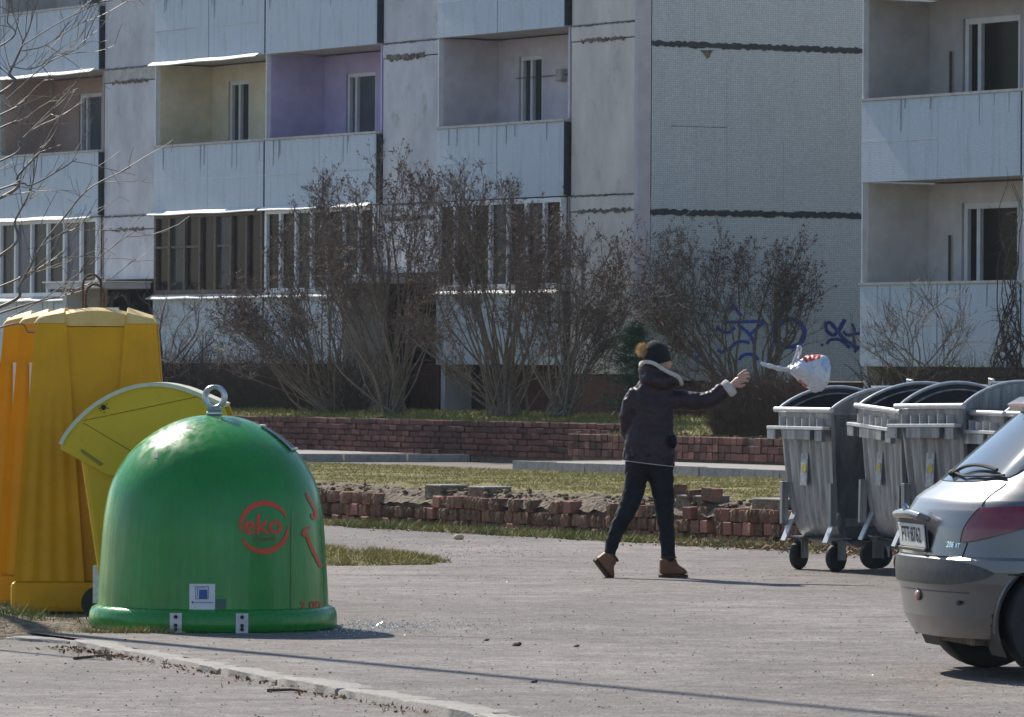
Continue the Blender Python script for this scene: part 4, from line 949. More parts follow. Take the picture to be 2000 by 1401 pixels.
# open hand, fingers spread and slightly curled
b.tube([pp(1424, 764, -.01), pp(1433, 757, -.01), pp(1441, 750, -.012), pp(1447, 746, -.012)], [.026, .029, .032, .026], 12)
b.ball(pp(1440, 752, -.012), (.034, .017, .038), 12, 8)
for chain in ([(1441, 740), (1448, 734), (1454, 729.5), (1459, 728)], [(1446, 742), (1454, 737), (1460, 734), (1464, 734.5)], [(1449, 746), (1456, 742), (1461.5, 740), (1465, 741.5)], [(1449, 751), (1455, 749), (1459.5, 748.5), (1462, 750.5)]):
    m_ = len(chain); b.tube([pp(x, y, -.012-.008*(k == m_-1)) for k, (x, y) in enumerate(chain)], [.0105, .0098, .009, .0078], 8)
b.tube([pp(1436, 757, -.02), pp(1444, 760, -.035), pp(1451, 758.5, -.042), pp(1455, 756, -.045)], [.015, .012, .0105, .009], 8)   # thumb
wm = b.build('person', M_skin, None, loc=base); remesh(wm, .0042, 3)
tag(wm, 'person in dark quilted jacket, bobble hat and tan boots, right arm flung out after throwing', 'person')
# --- jacket
j = MB(); rows = [(911, 1217, 1319, .128), (905, 1216.5, 1319.5, .13), (870, 1221, 1319, .128), (838, 1228, 1317, .116), (812, 1231, 1318, .12), (790, 1230, 1322, .122), (772, 1233, 1322, .11), (758, 1242, 1316, .095), (744, 1253, 1306, .075), (734, 1258, 1302, .06)]
ys = np.linspace(911, 734, 70); rings = []
for y in ys:
    o = [r[0] for r in rows][::-1]
    x0 = interp(y, o, [r[1] for r in rows][::-1]); x1 = interp(y, o, [r[2] for r in rows][::-1]); d = interp(y, o, [r[3] for r in rows][::-1])
    q = -1.2*abs(math.sin((y-734)/17.5*math.pi+.4*math.sin(y*.13)))**.5+.3 if y > 775 else 0
    tl = -.022*(1 if y > 895 else max(0, (y-840)/55)) if y > 840 else 0
    rings.append(ell_ring((1134-y)/PS, (x0-q-1315)/PS, (x1+q-1315)/PS, d+q/PS*1.2, .01, 40, tl))
j.loft(rings)
def puff(pts, rad, n, per, amp, seg=16):
    P = spline(pts, n); L_ = 0; rr = []
    for i in range(n):
        if i: L_ += (P[i]-P[i-1]).length
        rr.append(interp(i/(n-1), np.linspace(0, 1, len(rad)), rad)+amp*(abs(math.sin(L_/per*math.pi))**.6-.6))
    return P, rr, seg
P_, rr, sg = puff([pp(1300, 790), pp(1330, 787), pp(1358, 790, -.005), pp(1388, 786, -.01), pp(1410, 770, -.012), pp(1423, 763, -.012)], [.078, .073, .066, .063, .058, .055], 40, .05, .0055); j.tube(P_, rr, sg)
P_, rr, sg = puff([pp(1246, 772, .0), pp(1232, 795, -.0), pp(1226, 825, .02), pp(1229, 850, .08), pp(1234, 862, .15)], [.062, .062, .06, .056, .05], 30, .06, .006); j.tube(P_, rr, sg)
# hood lying on the shoulders
j.ball(pp(1283, 748, -.035), (.135, .115, .075), 22, 14, Matrix.Rotation(R(14), 3, 'Y')); j.ball(pp(1272, 730, -.02), (.092, .105, .06), 18, 12); j.ball(pp(1300, 745, .0), (.11, .13, .055), 18, 12, Matrix.Rotation(R(22), 3, 'Y'))
jk = j.build('jacket', M_jacket, wm); remesh(jk, .0075, 2, (.05, .022))
# --- fleece collar, cuff, hem
cp = [pp(1251, 722, -.03), pp(1259, 713.5, -.09), pp(1276, 716, -.115), pp(1294, 727, -.125), pp(1311, 736, -.125), pp(1325, 743, -.09), pp(1331, 756, -.02), pp(1326, 750, .07), pp(1302, 734, .12), pp(1272, 718, .11), pp(1254, 715, .05)]
fl = MB(); fl.tube(spline(cp+[cp[0]], 60)[:-1], .0155, 10, closed=True); remesh(fl.build('collar', M_sherpa, wm), .006, 2)
cu = MB(); a0 = pp(1417, 769, -.012); a1 = pp(1430, 758, -.012); cu.tube([a0, a0.lerp(a1, .12), a0.lerp(a1, .5), a0.lerp(a1, .88), a1], [.05, .064, .067, .064, .045], 18); remesh(cu.build('cuff', M_sherpa, wm), .006, 2)
hm = MB(); hm.tube(ell_ring((1134-911)/PS-.002, (1216-1315)/PS, (1320-1315)/PS, .129, .01, 40, -.022), .0025, 8, closed=True); hm.build('hem', M_sherpa, wm, smooth=True)
pk = MB().ball(pp(1317, 868, -.055), (.022, .07, .05), 12, 8); pk.build('pocket_flap', M_trouser, wm, smooth=True)
# --- trousers
t = MB(); t.ball(pp(1268, 893, .0), (.17, .115, .10), 20, 12)
def limb(pts, rad, n=26, w_=.0012):
    P = spline(pts, n); t.tube(P, [interp(i/(n-1), np.linspace(0, 1, len(rad)), rad)+w_*math.sin(i*2.3) for i in range(n)], 16)
limb([pp(1284, 890), pp(1292, 935), pp(1297, 980, .01), pp(1302, 1030, .01), pp(1306, 1070), pp(1308, 1103)], [.105, .093, .076, .061, .053, .048])
limb([pp(1252, 890), pp(1244, 938, -.01), pp(1238, 968, -.015), pp(1228, 998, -.03), pp(1212, 1030, -.06), pp(1200, 1060, -.085), pp(1192, 1088, -.1)], [.105, .083, .075, .07, .06, .051, .043])
remesh(t.build('trousers', M_trouser, wm), .0075, 2, (.045, .02))
# --- boots
def boot(T, nm='boot'):
    e = MB(); L_ = .2
    e.loft([[T @ Vector((x, y, z)) for x, y, z in [(-.055+s*.0, -w_, z), (-.055+ln*.35, -w_*1.05, z), (-.055+ln*.75, -w_*1.05, z), (-.055+ln, -w_*.55, z), (-.055+ln+.012, 0, z), (-.055+ln, w_*.55, z), (-.055+ln*.75, w_*1.05, z), (-.055+ln*.35, w_*1.05, z), (-.055, w_, z), (-.07, 0, z)]] for z, ln, w_, s in ((.018, .2, .044, 0), (.045, .195, .045, 0), (.07, .17, .043, 0), (.09, .13, .042, 0), (.115, .112, .044, 0), (.15, .112, .047, 0))])
    o = e.build(nm, M_boot, wm, smooth=True, angle=70); ss = o.modifiers.new('sub', 'SUBSURF'); ss.levels = 1; ss.render_levels = 2
    so_ = MB(); so_.loft([[T @ Vector((x, y, z)) for x, y in [(-.06, -.045), (.02, -.047), (.09, -.049), (.142, -.03), (.155, 0), (.142, .03), (.09, .049), (.02, .047), (-.06, .045), (-.073, 0)]] for z in (.0, .022)]); so_.build('sole', M_sole, o, bevel=.004)
    MB().tube([T @ Vector((.06-.055+.112*math.cos(a)*.5-.002, .048*math.sin(a), .15)) for a in np.linspace(0, 2*math.pi, 16, endpoint=False)], .007, 6, closed=True).build('boot_collar', M_sole, o, smooth=True)
boot(Matrix.Translation(pp(1307, 1134, 0)) @ Matrix.Rotation(R(12), 4, 'Z') @ Matrix.Scale(.97, 4))
boot(Matrix.Translation(pp(1180, 1112.5, -.1)) @ Matrix.Rotation(R(10), 4, 'Z') @ Matrix.Rotation(R(52), 4, 'Y') @ Matrix.Translation((-.02, 0, -.03)) @ Matrix.Scale(.92, 4))
# --- hat with pompom, hair
h = MB(); Mt = Matrix.Rotation(R(-16), 3, 'Y'); rings = []
for k in range(13):
    f = k/12; zz = lerp(-.05, .126, f); rr_ = math.sqrt(max(0, 1-(max(zz, -.0)/.127)**2))
    rings.append([hc+Mt @ Vector((.097*rr_*math.cos(2*math.pi*i/26), .108*rr_*math.sin(2*math.pi*i/26), zz)) for i in range(26)])
h.loft(rings); ht = h.build('hat', M_hat, wm, smooth=True, angle=60)
pc = pp(1255, 690, -.01); tr = []
for _ in range(2600):
    v = Vector((random.gauss(0, 1), random.gauss(0, 1), random.gauss(0, 1))).normalized(); L_ = random.uniform(.045, .064); u = v.orthogonal().normalized()*.0016; e = pc+v*L_+Vector((random.gauss(0, .004), random.gauss(0, .004), random.gauss(0, .004)))
    tr += [pc+v*.012-u, pc+v*.012+u, e]
pm_ = tri_cloud('pompom', [tuple(v) for v in tr], M_fur, ht); MB().ball(pc, .034, 12, 8).build('pompom_core', M_fur, ht, smooth=True)
hr = MB(); hr.tube([pp(1262, 716, -.03), pp(1263, 725, -.045), pp(1268, 733, -.05)], [.03, .03, .02], 8); hr.build('hair', M_hair, wm, smooth=True)
# ---------------------------------------------------------------- the flying bag
M_bag = mat('white_plastic_bag', (.62, .62, .66), (.74, .74, .77), 9., .35, bump=.006, bscale=22); bb_ = M_bag.node_tree.nodes['Principled BSDF']; bb_.inputs['Transmission Weight'].default_value = .0; bb_.inputs['Subsurface Weight'].default_value = .35; bb_.inputs['Subsurface Radius'].default_value = (.05, .05, .05)
M_bagred = mat('red_bag_print', (.5, .05, .05), (.62, .1, .09), 60., .4); M_bagblue = mat('blue_bag_print', (.36, .46, .68), (.5, .58, .76), 20., .4)
BD = 43.6; BS = FPX/BD
def bp(px, py, y=0.): return Vector(((px-1588)/BS, y, (728-py)/BS))
bloc = at(1588, 728, BD)
outline = [(1540, 719), (1552, 712), (1568, 703), (1584, 697), (1600, 694), (1612, 699), (1621, 709), (1624, 721), (1621, 735), (1615, 750), (1605, 763), (1592, 765), (1578, 757), (1566, 748), (1555, 738), (1545, 727)]
ol = [bp(*p) for p in outline]; oang = [math.atan2(p.z, p.x) for p in ol]; orad = [math.hypot(p.x, p.z) for p in ol]
srt = sorted(zip(oang, orad)); oa = [srt[-1][0]-2*math.pi]+[a for a, _ in srt]+[srt[0][0]+2*math.pi]; orr = [srt[-1][1]]+[r for _, r in srt]+[srt[0][1]]
def bag_pt(a, e, off=0.):
    """a: angle in the picture plane, e: elevation towards / away from the viewer"""
    r = interp(((a+math.pi) % (2*math.pi))-math.pi, oa, orr); c = math.cos(e)
    p = Vector((r*c*math.cos(a), -.115*math.sin(e)*(.55+.45*min(1, r/.13)), r*c*math.sin(a)))
    nz = .02*noise.noise(p*11)+.014*abs(noise.noise(p*24+Vector((3, 1, 2))))+.005*noise.noise(p*60)
    # pleats gathering towards the knot
    kd = (p-bp(1542, 720)).length; pl = .006*math.exp(-kd/.09)*math.sin(math.atan2(p.z-bp(1542, 720).z, p.x-bp(1542, 720).x)*16+p.y*40)
    return p*(1+(nz+pl+off)/max(.05, p.length))
g_ = MB().grid(lambda u, v: bag_pt(2*math.pi*u, math.pi*(v-.5)), 84, 48)
bag = g_.build('shopping_bag', M_bag, None, smooth=True, angle=24, loc=bloc); tag(bag, 'knotted white plastic carrier bag with red print, flying through the air', 'bag')
bag_patch = lambda a0, a1, e0, e1, m_, nm: MB().grid(lambda u, v: bag_pt(lerp(R(a0), R(a1), u), lerp(R(e0), R(e1), v), .003), 20, 8).build(nm, m_, bag, smooth=True)
bag_patch(68, 128, -8, 42, M_bagred, 'red_print'); bag_patch(208, 244, -20, 26, M_bagred, 'red_print'); bag_patch(5, 52, 5, 55, M_bagblue, 'blue_print')
def strap(pts, wd, nm='handle'):
    P = spline([bp(*p)+Vector((0, random.uniform(-.01, .01), random.uniform(-.004, .004))) for p in pts], 24); q = MB(); rg = []
    for i, p in enumerate(P):
        d = (P[min(i+1, 23)]-P[max(i-1, 0)]).normalized(); nn = Vector((-d.z, 0, d.x)); w_ = wd*(1+.25*math.sin(i*1.1)); rg.append([p-nn*w_+Vector((0, -.006, 0)), p+Vector((0, -.014+.004*math.sin(i*2), 0)), p+nn*w_+Vector((0, -.006, 0)), p+nn*w_*.9+Vector((0, .006, 0)), p+Vector((0, .0, 0)), p-nn*w_*.9+Vector((0, .006, 0))])
    q.loft(rg); q.build(nm, M_bag, bag, smooth=True, angle=60)
strap([(1544, 722), (1528, 719.5), (1508, 716.5), (1494, 712.5), (1486, 709.5)], .012); strap([(1543, 726), (1524, 724), (1506, 719), (1492, 713.5), (1485.5, 710)], .009)
strap([(1545, 719), (1550, 706), (1555, 692), (1558, 680), (1560, 676)], .010); strap([(1550, 717), (1556, 706), (1561, 692), (1564, 682), (1561, 676)], .009)
MB().ball(bp(1543, 720), (.024, .024, .02), 12, 8, jitter=.12).build('knot', M_bag, bag, smooth=True)
# ================================================================ SILVER HATCHBACK
def paint(name, c):
    m = mat(name, c, tuple(x*1.04 for x in c), 300., .36, .7, coat=.6); return m
M_silver = paint('silver_paint', (.16, .165, .172)); M_trim = mat('dark_bumper_trim', (.05, .05, .053), (.075, .075, .078), 40., .5)
M_carglass = glass('tinted_rear_glass', (.12, .15, .17), .04); M_carglass.node_tree.nodes['Principled BSDF'].inputs['Specular IOR Level'].default_value = 1.
M_carglass.node_tree.nodes['Principled BSDF'].inputs['Metallic'].default_value = .35
M_tail = mat('tail_lamp_red', (.17, .006, .012), (.22, .012, .02), 30., .15, coat=1.); M_lens = mat('clear_lens', (.6, .6, .58), (.66, .66, .64), 20., .2)
M_plate = mat('plate_white', (.62, .62, .6), (.68, .68, .66), 20., .5); M_chr = mat('chrome', (.7, .7, .72), (.78, .78, .8), 20., .12, 1.)
HD = Vector((math.cos(R(10.5)), math.sin(R(10.5)), 0)); LD = Vector((-HD.y, HD.x, 0))
wl_ = gnd(1925, 1303); CO = wl_-HD*.60-LD*.70
car = thing('parked_car', 'silver hatchback with dark bumper strip and dented rear, parked by the waste containers', 'car', CO, R(10.5))
CL = 3.8; HWID = .815
zk = [.20, .24, .30, .37, .44, .47, .53, .585, .60, .66, .74, .82, .87, .905, .935, .97, 1.05, 1.15, 1.25, 1.30, 1.345, 1.385, 1.41, 1.425]
xr = [.10, .075, .045, .035, .024, .014, .01, .014, .032, .042, .052, .075, .105, .15, .20, .245, .335, .45, .565, .625, .70, .86, 1.1, 1.5]
hw = [.74, .77, .79, .80, .81, .822, .825, .82, .812, .81, .808, .80, .79, .775, .765, .755, .725, .69, .655, .635, .61, .55, .44, .2]
xf = [3.70, 3.72, 3.75, 3.78, 3.8, 3.8, 3.8, 3.78, 3.76, 3.7, 3.6, 3.35, 3.1, 2.95, 2.85, 2.75, 2.6, 2.42, 2.25, 2.15, 2.05, 1.95, 1.85, 1.7]
def cs(s, z, off=0.):
    """s: 0 = middle of the tail, 1 = end of the rounded corner, 2 = middle of the flank, 3 = front corner start, 4 = nose; negative = left side"""
    sg = 1 if s >= 0 else -1; a = abs(s); x0 = interp(z, zk, xr); w_ = interp(z, zk, hw); x1 = interp(z, zk, xf)
    Lc = min(.62, (x1-x0)*.45); Lf = min(.8, (x1-x0)*.45)
    if a <= 1:
        f = a*math.pi/2; y = w_*math.sin(f)**.86; x = x0+Lc*(1-max(0, math.cos(f))**.80)
        x = x0+Lc*(1-max(0., math.cos(f))**.72)*(1 if 1 else 0)
    elif a <= 3: x = lerp(x0+Lc, x1-Lf, (a-1)/2); y = w_*(1+.012*math.sin(math.pi*(a-1)/2))
    else:
        f = (a-3)*math.pi/2; y = w_*max(0, math.cos(f))**.75; x = x1-Lf+Lf*math.sin(f)**.75
    return Vector((x, -y*sg, z))
def csn(s, z, off):
    e = .004; p = cs(s, z); du = cs(s+e, z)-cs(s-e, z); dv = cs(s, min(1.42, z+e))-cs(s, max(.2, z-e)); n = du.cross(dv)
    if n.length < 1e-12: return p
    n.normalize()
    c = Vector((1.9, 0, .7))
    if n.dot(p-c) < 0: n = -n
    return p+n*off
AXR = .60; AXF = 3.04; WR_ = .29
body = MB(); sv = list(np.linspace(-4, 4, 321)); zv = sorted(set(zk+list(np.linspace(.2, 1.425, 50)))); idx = {}; vs = []; fs = []
for i, s in enumerate(sv):
    for k, z in enumerate(zv): idx[i, k] = len(vs); vs.append(cs(s, z))
for i in range(len(sv)-1):
    for k in range(len(zv)-1):
        c = (vs[idx[i, k]]+vs[idx[i+1, k+1]])/2; cutout = False
        if abs(c.y) > .52 and .6 < abs(sv[i]) < 3.4:
            for ax in (AXR, AXF):
                if math.hypot(c.x-ax, c.z-WR_) < .335: cutout = True
        if not cutout: fs.append((idx[i, k], idx[i+1, k], idx[i+1, k+1], idx[i, k+1]))
n0 = len(zv); fs.append(tuple(idx[i, n0-1] for i in range(len(sv)-1)))
body.add(vs, fs); bo = body.build('body', M_silver, car, smooth=True, angle=32)
MB().box(.45, 3.5, -.6, .6, .2, .24).build('underbody', M_black, car); MB().box(.95, 2.7, -.62, .62, .3, .9).build('cabin_floor', M_black, car)
def cpatch(name, m_, s0, s1, z0, z1, off, parent=car, nu=24, nv=10):
    """s0,s1: functions of t (0..1 over z) or constants"""
    f0 = s0 if callable(s0) else (lambda t: s0); f1 = s1 if callable(s1) else (lambda t: s1)
    g0 = z0 if callable(z0) else (lambda u: z0); g1 = z1 if callable(z1) else (lambda u: z1)
    return MB().grid(lambda u, v: csn(lerp(f0(v), f1(v), u), lerp(g0(u), g1(u), v), off), nu, nv).build(name, m_, parent, smooth=True, angle=60)
# rear window, side glass
cpatch('rear_window', M_carglass, lambda t: -.47-.13*t**.6, lambda t: .47+.13*t**.6, lambda u: .955+.03*abs(2*u-1)**3, lambda u: 1.285-.02*abs(2*u-1)**4, .004, nu=40, nv=16)
for sg in (-1, 1):
    cpatch('side_window', M_carglass, lambda t: sg*(.93+.1*t), lambda t: sg*1.55, .965, 1.27, .004); cpatch('side_window', M_carglass, sg*1.6, lambda t: sg*(2.75-.25*t), .955, 1.27, .004)
cpatch('windscreen', M_carglass, lambda t: 3.3+.02*t, lambda t: 4.0, .98, 1.3, .004); cpatch('windscreen', M_carglass, lambda t: -4.0, lambda t: -3.3-.02*t, .98, 1.3, .004)
# bumper strip, tail lamps, number plate
cpatch('bumper_strip', M_trim, -.66, .66, lambda u: .462+.056*abs(2*u-1)**5, lambda u: .584-.056*abs(2*u-1)**5, .007, nu=60, nv=8)
for sg in (-1, 1):
    cpatch('tail_lamp', M_tail, lambda t: sg*(.425+.075*t**2.2), lambda t: sg*(.86+.06*t), lambda u: .668+.10*u**1.4, lambda u: .835+.022*u, .009, nu=26, nv=14)
    MB().tube([csn(sg*(.425+.075*(i/10)**2.2), lerp(.668, .835, i/10), .008) for i in range(11)], .004, 6).build('lamp_seal', M_black, car, smooth=True)
# hatch shut lines
shut = [csn(.66+.04*t, lerp(.66, .60, t), .001) for t in (0, .5, 1)]+[csn(lerp(.66, 0, t), .592-.006*math.sin(math.pi*t), .001) for t in np.linspace(0.1, 1, 10)]
MB().tube([csn(.465-.02*t, lerp(.668, .60, t), .0006) for t in np.linspace(0, 1, 6)]+[csn(lerp(.445, -.445, t), .596, .0006) for t in np.linspace(0, 1, 24)], .004, 5).build('hatch_gap', M_black, car)
MB().tube([csn(lerp(.5, .49, t), lerp(.845, .955, t), .0006) for t in np.linspace(0, 1, 8)], .0035, 5).build('hatch_gap', M_black, car)
MB().tube([csn(s, lerp(.43, .425, t), .0006) for t, s in zip(np.linspace(0, 1, 24), np.linspace(-.5, .5, 24))], .003, 5).build('bumper_crease', M_trim, car)
MB().tube([csn(s, .52, .002) for s in np.linspace(.74, 1.2, 8)], .003, 5).build('bumper_gap', M_black, car)
def flatbox(name, m_, y0, y1, z0, z1, x, th, parent=car, tilt=-6, bev=.004):
    M_ = Matrix.Translation((x, 0, (z0+z1)/2)) @ Matrix.Rotation(R(tilt), 4, 'Y'); h_ = (z1-z0)/2
    return MB().box(-th, 0, y0, y1, -h_, h_, M_).build(name, m_, parent, bevel=bev)
pr = flatbox('plate_recess', M_trim, -.27, .27, .625, .775, .043, .004)
pl = flatbox('number_plate', M_plate, -.25, .25, .632, .748, .036, .008)
vs, fs = text_mesh('FTT:8762', 1., .012); M_ = Matrix.Translation((.028-.0005, 0, .69)) @ Matrix.Rotation(R(-6), 4, 'Y')
MB().add([M_ @ Vector((-.001, -x*.098, y*.105)) for x, y, _ in vs], fs).build('plate_lettering', mat('plate_black', (.02, .02, .025), (.03, .03, .035), 9., .6), pl)
flatbox('plate_frame', M_trim, -.258, .258, .615, .631, .04, .014)
gr_ = MB(); gr_.tube([(.05, .27, .775), (.012, .24, .787), (.006, .1, .795), (.006, -.1, .795), (.012, -.24, .787), (.05, -.27, .775)], [.012, .021, .024, .024, .021, .012], 10); gr_.build('hatch_grip', M_silver, car, smooth=True)
MB().tube([(.0, .015, .80), (-.004, .0, .835), (.002, -.015, .81)], [.012, .014, .01], 8).build('badge', M_chr, car, smooth=True)
vs, fs = text_mesh('206', 1., .02, .15); sz = .052
MB().add([csn(.345+x*.036, .655+y*sz*.8, .004) for x, y, _ in vs], fs).build('model_lettering', M_chr, car)
vs, fs = text_mesh('XT', 1., .015, .2); MB().add([csn(.40+x*.025, .652+y*.03, .004) for x, y, _ in vs], fs).build('model_lettering', M_chr, car)
# spoiler with brake lamp, wiper, fog lamp, exhaust, towing eye
spz = MB(); spz.loft([[(.60+.10*abs(y)/.6, y, 1.30), (.575+.10*abs(y)/.6, y, 1.335), (.64+.1*abs(y)/.6, y, 1.372), (.80, y, 1.375), (.78, y, 1.335)] for y in np.linspace(-.58, .58, 16)]); spz.build('spoiler', M_silver, car, smooth=True, angle=40)
MB().box(.572, .60, -.13, .13, 1.325, 1.345).build('brake_lamp', M_tail, car, bevel=.004)
wp = [csn(-.02, .975, .02), csn(.06, 1.01, .028), csn(.2, 1.02, .026), csn(.36, 1.005, .02)]; MB().tube(spline(wp, 14), .009, 6).build('wiper', M_black, car, smooth=True)
MB().tube([csn(.0, .985, .018), csn(.12, .972, .018), csn(.3, .978, .016), csn(.44, .985, .014)], .007, 6).build('wiper_blade', M_black, car, smooth=True); MB().ball(csn(-.02, .985, .014), (.03, .03, .02), 10, 6).build('wiper_pivot', M_black, car, smooth=True)
c = csn(.075, .405, .0); MB().ball(c, (.012, .05, .034), 14, 8).build('fog_lamp_recess', M_trim, car, smooth=True); MB().ball(c+Vector((-.006, -.008, -.004)), (.012, .033, .022), 12, 8).build('fog_lamp', mat('pale_red_lens', (.45, .22, .2), (.5, .26, .24), 20., .3), car, smooth=True)
MB().tube([(.6, .36, .26), (.3, .38, .245), (.15, .40, .21)], [.03, .03, .028], 12).build('exhaust', M_black, car, smooth=True)
MB().ball(csn(.42, .375, 0), (.01, .035, .012), 10, 6).build('towing_cap', M_black, car, smooth=True)
MB().box(.22, .45, -.5, .22, .165, .2).build('valance', M_dirt, car)
# wheels
for sx, ax in ((1, AXR), (-1, AXR), (1, AXF), (-1, AXF)):
    wh = bpy.data.objects.new('wheel', None); col.objects.link(wh); wh.parent = car; wh.location = (ax, sx*.70, WR_-.002)
    tp = [(.19, -.085), (.25, -.092), (.275, -.088), (.287, -.07), (.29, -.03), (.29, .03), (.287, .07), (.275, .088), (.25, .092), (.19, .085)]
    ty = MB().lathe(tp, 40).build('tyre', M_black, wh, smooth=True, angle=40); ty.rotation_euler = (math.pi/2, 0, 0)
    rm_ = MB().lathe([(.0, .05), (.05, .055), (.06, .03), (.15, .02), (.185, .07), (.192, .08), (.192, -.08)], 32).build('rim', mat('rim_alloy', (.35, .35, .36), (.42, .42, .43), 20., .35, .7), wh, smooth=True); rm_.rotation_euler = (math.pi/2 if sx < 0 else -math.pi/2, 0, 0)
    for sd in (-1, 1):
        if sd*sx > 0:
            pass
    ar = MB(); pts = [];
    for k in range(25):
        a = R(-18+216*k/24); x = ax+.335*math.cos(a); z = WR_+.335*math.sin(a)
        if z < .2: continue
        w_ = interp(z, zk, hw); pts.append((x, sx*(w_-.004 if x > .9 else w_-.01-.12*max(0, .75-x)), z))
    ar.tube(pts, .014, 6); ar.build('arch_lip', M_silver, car, smooth=True)
    wl2 = MB(); wl2.loft([[(ax+.34*math.cos(R(-30+240*k/20)), y, WR_+.34*math.sin(R(-30+240*k/20))) for k in range(21)] for y in (sx*.5, sx*.78)], False, False); wl2.build('wheel_well', M_black, car)
    MB().box(ax-.34, ax+.34, sx*.49, sx*.5, .2, .66).build('wheel_well', M_black, car)
# ================================================================ VEGETATION
M_bark = mat('shrub_bark', (.12, .095, .07), (.25, .2, .15), 25., .85)
M_bark_d = mat('dark_bark', (.035, .027, .022), (.08, .062, .05), 25., .9)
M_twig = mat('twig', (.095, .07, .055), (.18, .14, .11), 12., .7)
M_seed = mat('dry_seed_heads', (.075, .045, .036), (.16, .1, .08), 12., .9)
M_hedge = mat('hedge_twigs', (.06, .04, .03), (.13, .09, .065), 9., .9)
M_tree = mat('smooth_branch', (.1, .085, .075), (.2, .175, .155), 20., .55)
M_needle = mat('spruce_needles', (.018, .05, .022), (.05, .11, .045), 6., .7)
M_grass = randtint(mat('grass_blades', (.24, .21, .06), (.42, .36, .13), 2.2, .8, lo=.3, hi=.7), .0)
M_grassg = mat('green_grass', (.13, .15, .035), (.28, .27, .08), 2.5, .8)
rv = lambda s=1.: Vector((random.gauss(0, s), random.gauss(0, s), random.gauss(0, s)))
class Tw:
    """collects woody pieces as thin 3- or 4-sided tubes"""
    def __init__(s): s.mb = MB(); s.tips = []
    def seg(s, pts, r0, r1, sides=3):
        n = len(pts); s.mb.tube(pts, [lerp(r0, r1, i/(n-1)) for i in range(n)], sides, False)
def wander(p, d, L, n, up=.1, wob=.25):
    pts = [p.copy()]; d = d.normalized(); st = L/n
    for _ in range(n):
        d = (d+rv(wob*.5)+Vector((0, 0, up))).normalized(); p = p+d*st; pts.append(p)
    return pts, d
def shrub(name, label, base, D, tips, nst, col_stem=None, seeds=True, rad=.02, nbr=12, ntw=7, blen=.52, depth=.7, group=None, jit=24, t0=.5, cat='shrub', tw_r=.0036, sub=True, basew=.12):
    b0 = at(base[0], base[1], D); t = thing(name, label, cat, b0, 0, group); ms = Tw(); mt = Tw(); seed = []
    for k in range(nst):
        tx, ty = random.choice(tips) if k >= len(tips) else tips[k]
        tip = at(tx+random.gauss(0, jit), ty+12+abs(random.gauss(0, jit*1.3)), D+random.uniform(-depth, depth))-b0
        p0 = Vector((random.gauss(0, basew), random.gauss(0, basew), -.05)); mid = p0.lerp(tip, .42)+Vector(((tip.x-p0.x)*random.uniform(-.08, .12), 0, .03*tip.z))+rv(.09)
        P = spline([p0, p0.lerp(mid, .5)+rv(.07), mid, mid.lerp(tip, .5)+rv(.11), tip], 12); r0 = rad*random.choice([.35, .45, .6, .8, 1.2])
        ms.seg(P, r0, tw_r*1.3, 4)
        for j in range(nbr):
            f = random.uniform(t0, 1.)**.85; x = f*11; i = min(10, int(x)); p = P[i].lerp(P[i+1], x-i); d = (P[i+1]-P[i]).normalized()
            bd = (d*.8+rv(.62)+Vector((0, 0, .12))).normalized(); L_ = blen*random.uniform(.5, 1.2)*(1.15-.5*f)
            q, dd = wander(p, bd, L_, 4, .07, .42); mt.seg(q, tw_r*1.25, tw_r*.8, 3)
            ends = [(q[-1], dd)]
            for m_ in range(ntw):
                a = random.choice(q[1:]); q2, d2 = wander(a, (dd+rv(.55)+Vector((0, 0, .2))), random.uniform(.09, .24), 2, .1, .3); mt.seg(q2, tw_r*.8, tw_r*.55, 3); ends.append((q2[-1], d2))
            if seeds:
                for e, d2 in ends:
                    if f < .7 or random.random() < .7: continue
                    for _ in range(6):
                        c = e+rv(.018)+d2*random.uniform(-.02, .07); v = (d2*.7+rv(.5)).normalized()*random.uniform(.03, .062); u = v.orthogonal().normalized()*random.uniform(.007, .015); u = Matrix.Rotation(random.uniform(0, 6.28), 3, v) @ u
                        seed += [c-u, c+v, c+u]
    ms.mb.build('stem', col_stem or M_bark, t, smooth=True, angle=80); mt.mb.build('twigs', M_twig, t)
    if seeds and seed: tri_cloud('seed_heads', [tuple(v) for v in seed], M_seed, t)
    return t
DB = fac(700, 805, 46.0); 
def nD(px, n): r = ray(px, 800); return n/(NX[0]*r[0]+NX[1])
G_ = 'bare lilac shrubs in front of the block'
shrub('lilac_shrub', 'bare lilac shrub with stems fanning widely to the left in front of glazed balcony', (648, 806), nD(648, 45.9), [(430, 640), (440, 600), (450, 570), (470, 560), (510, 610), (500, 520), (490, 470), (530, 430), (560, 395), (600, 330), (610, 350), (650, 380), (680, 340), (540, 560), (590, 480), (640, 440), (690, 400)], 40, group=G_, nbr=17, rad=.026, depth=.7)
shrub('lilac_shrub', 'tall bare lilac shrub with dense dark stems beside the entrance canopy', (770, 806), nD(770, 45.8), [(590, 560), (620, 470), (640, 420), (690, 350), (850, 520), (870, 420), (730, 330), (760, 310), (790, 302), (830, 330), (700, 440), (860, 315), (820, 400), (760, 420)], 42, group=G_, nbr=17, rad=.03, depth=.7)
shrub('lilac_shrub', 'bare lilac shrub with upright forked trunks before the white glazed balcony', (985, 806), nD(985, 45.7), [(850, 312), (880, 320), (905, 325), (940, 330), (970, 325), (1000, 350), (1040, 375), (1062, 395), (870, 420), (920, 460), (1080, 470), (860, 520), (830, 620), (1100, 560), (840, 480), (1090, 640)], 46, group=G_, nbr=17, rad=.032, depth=.7)
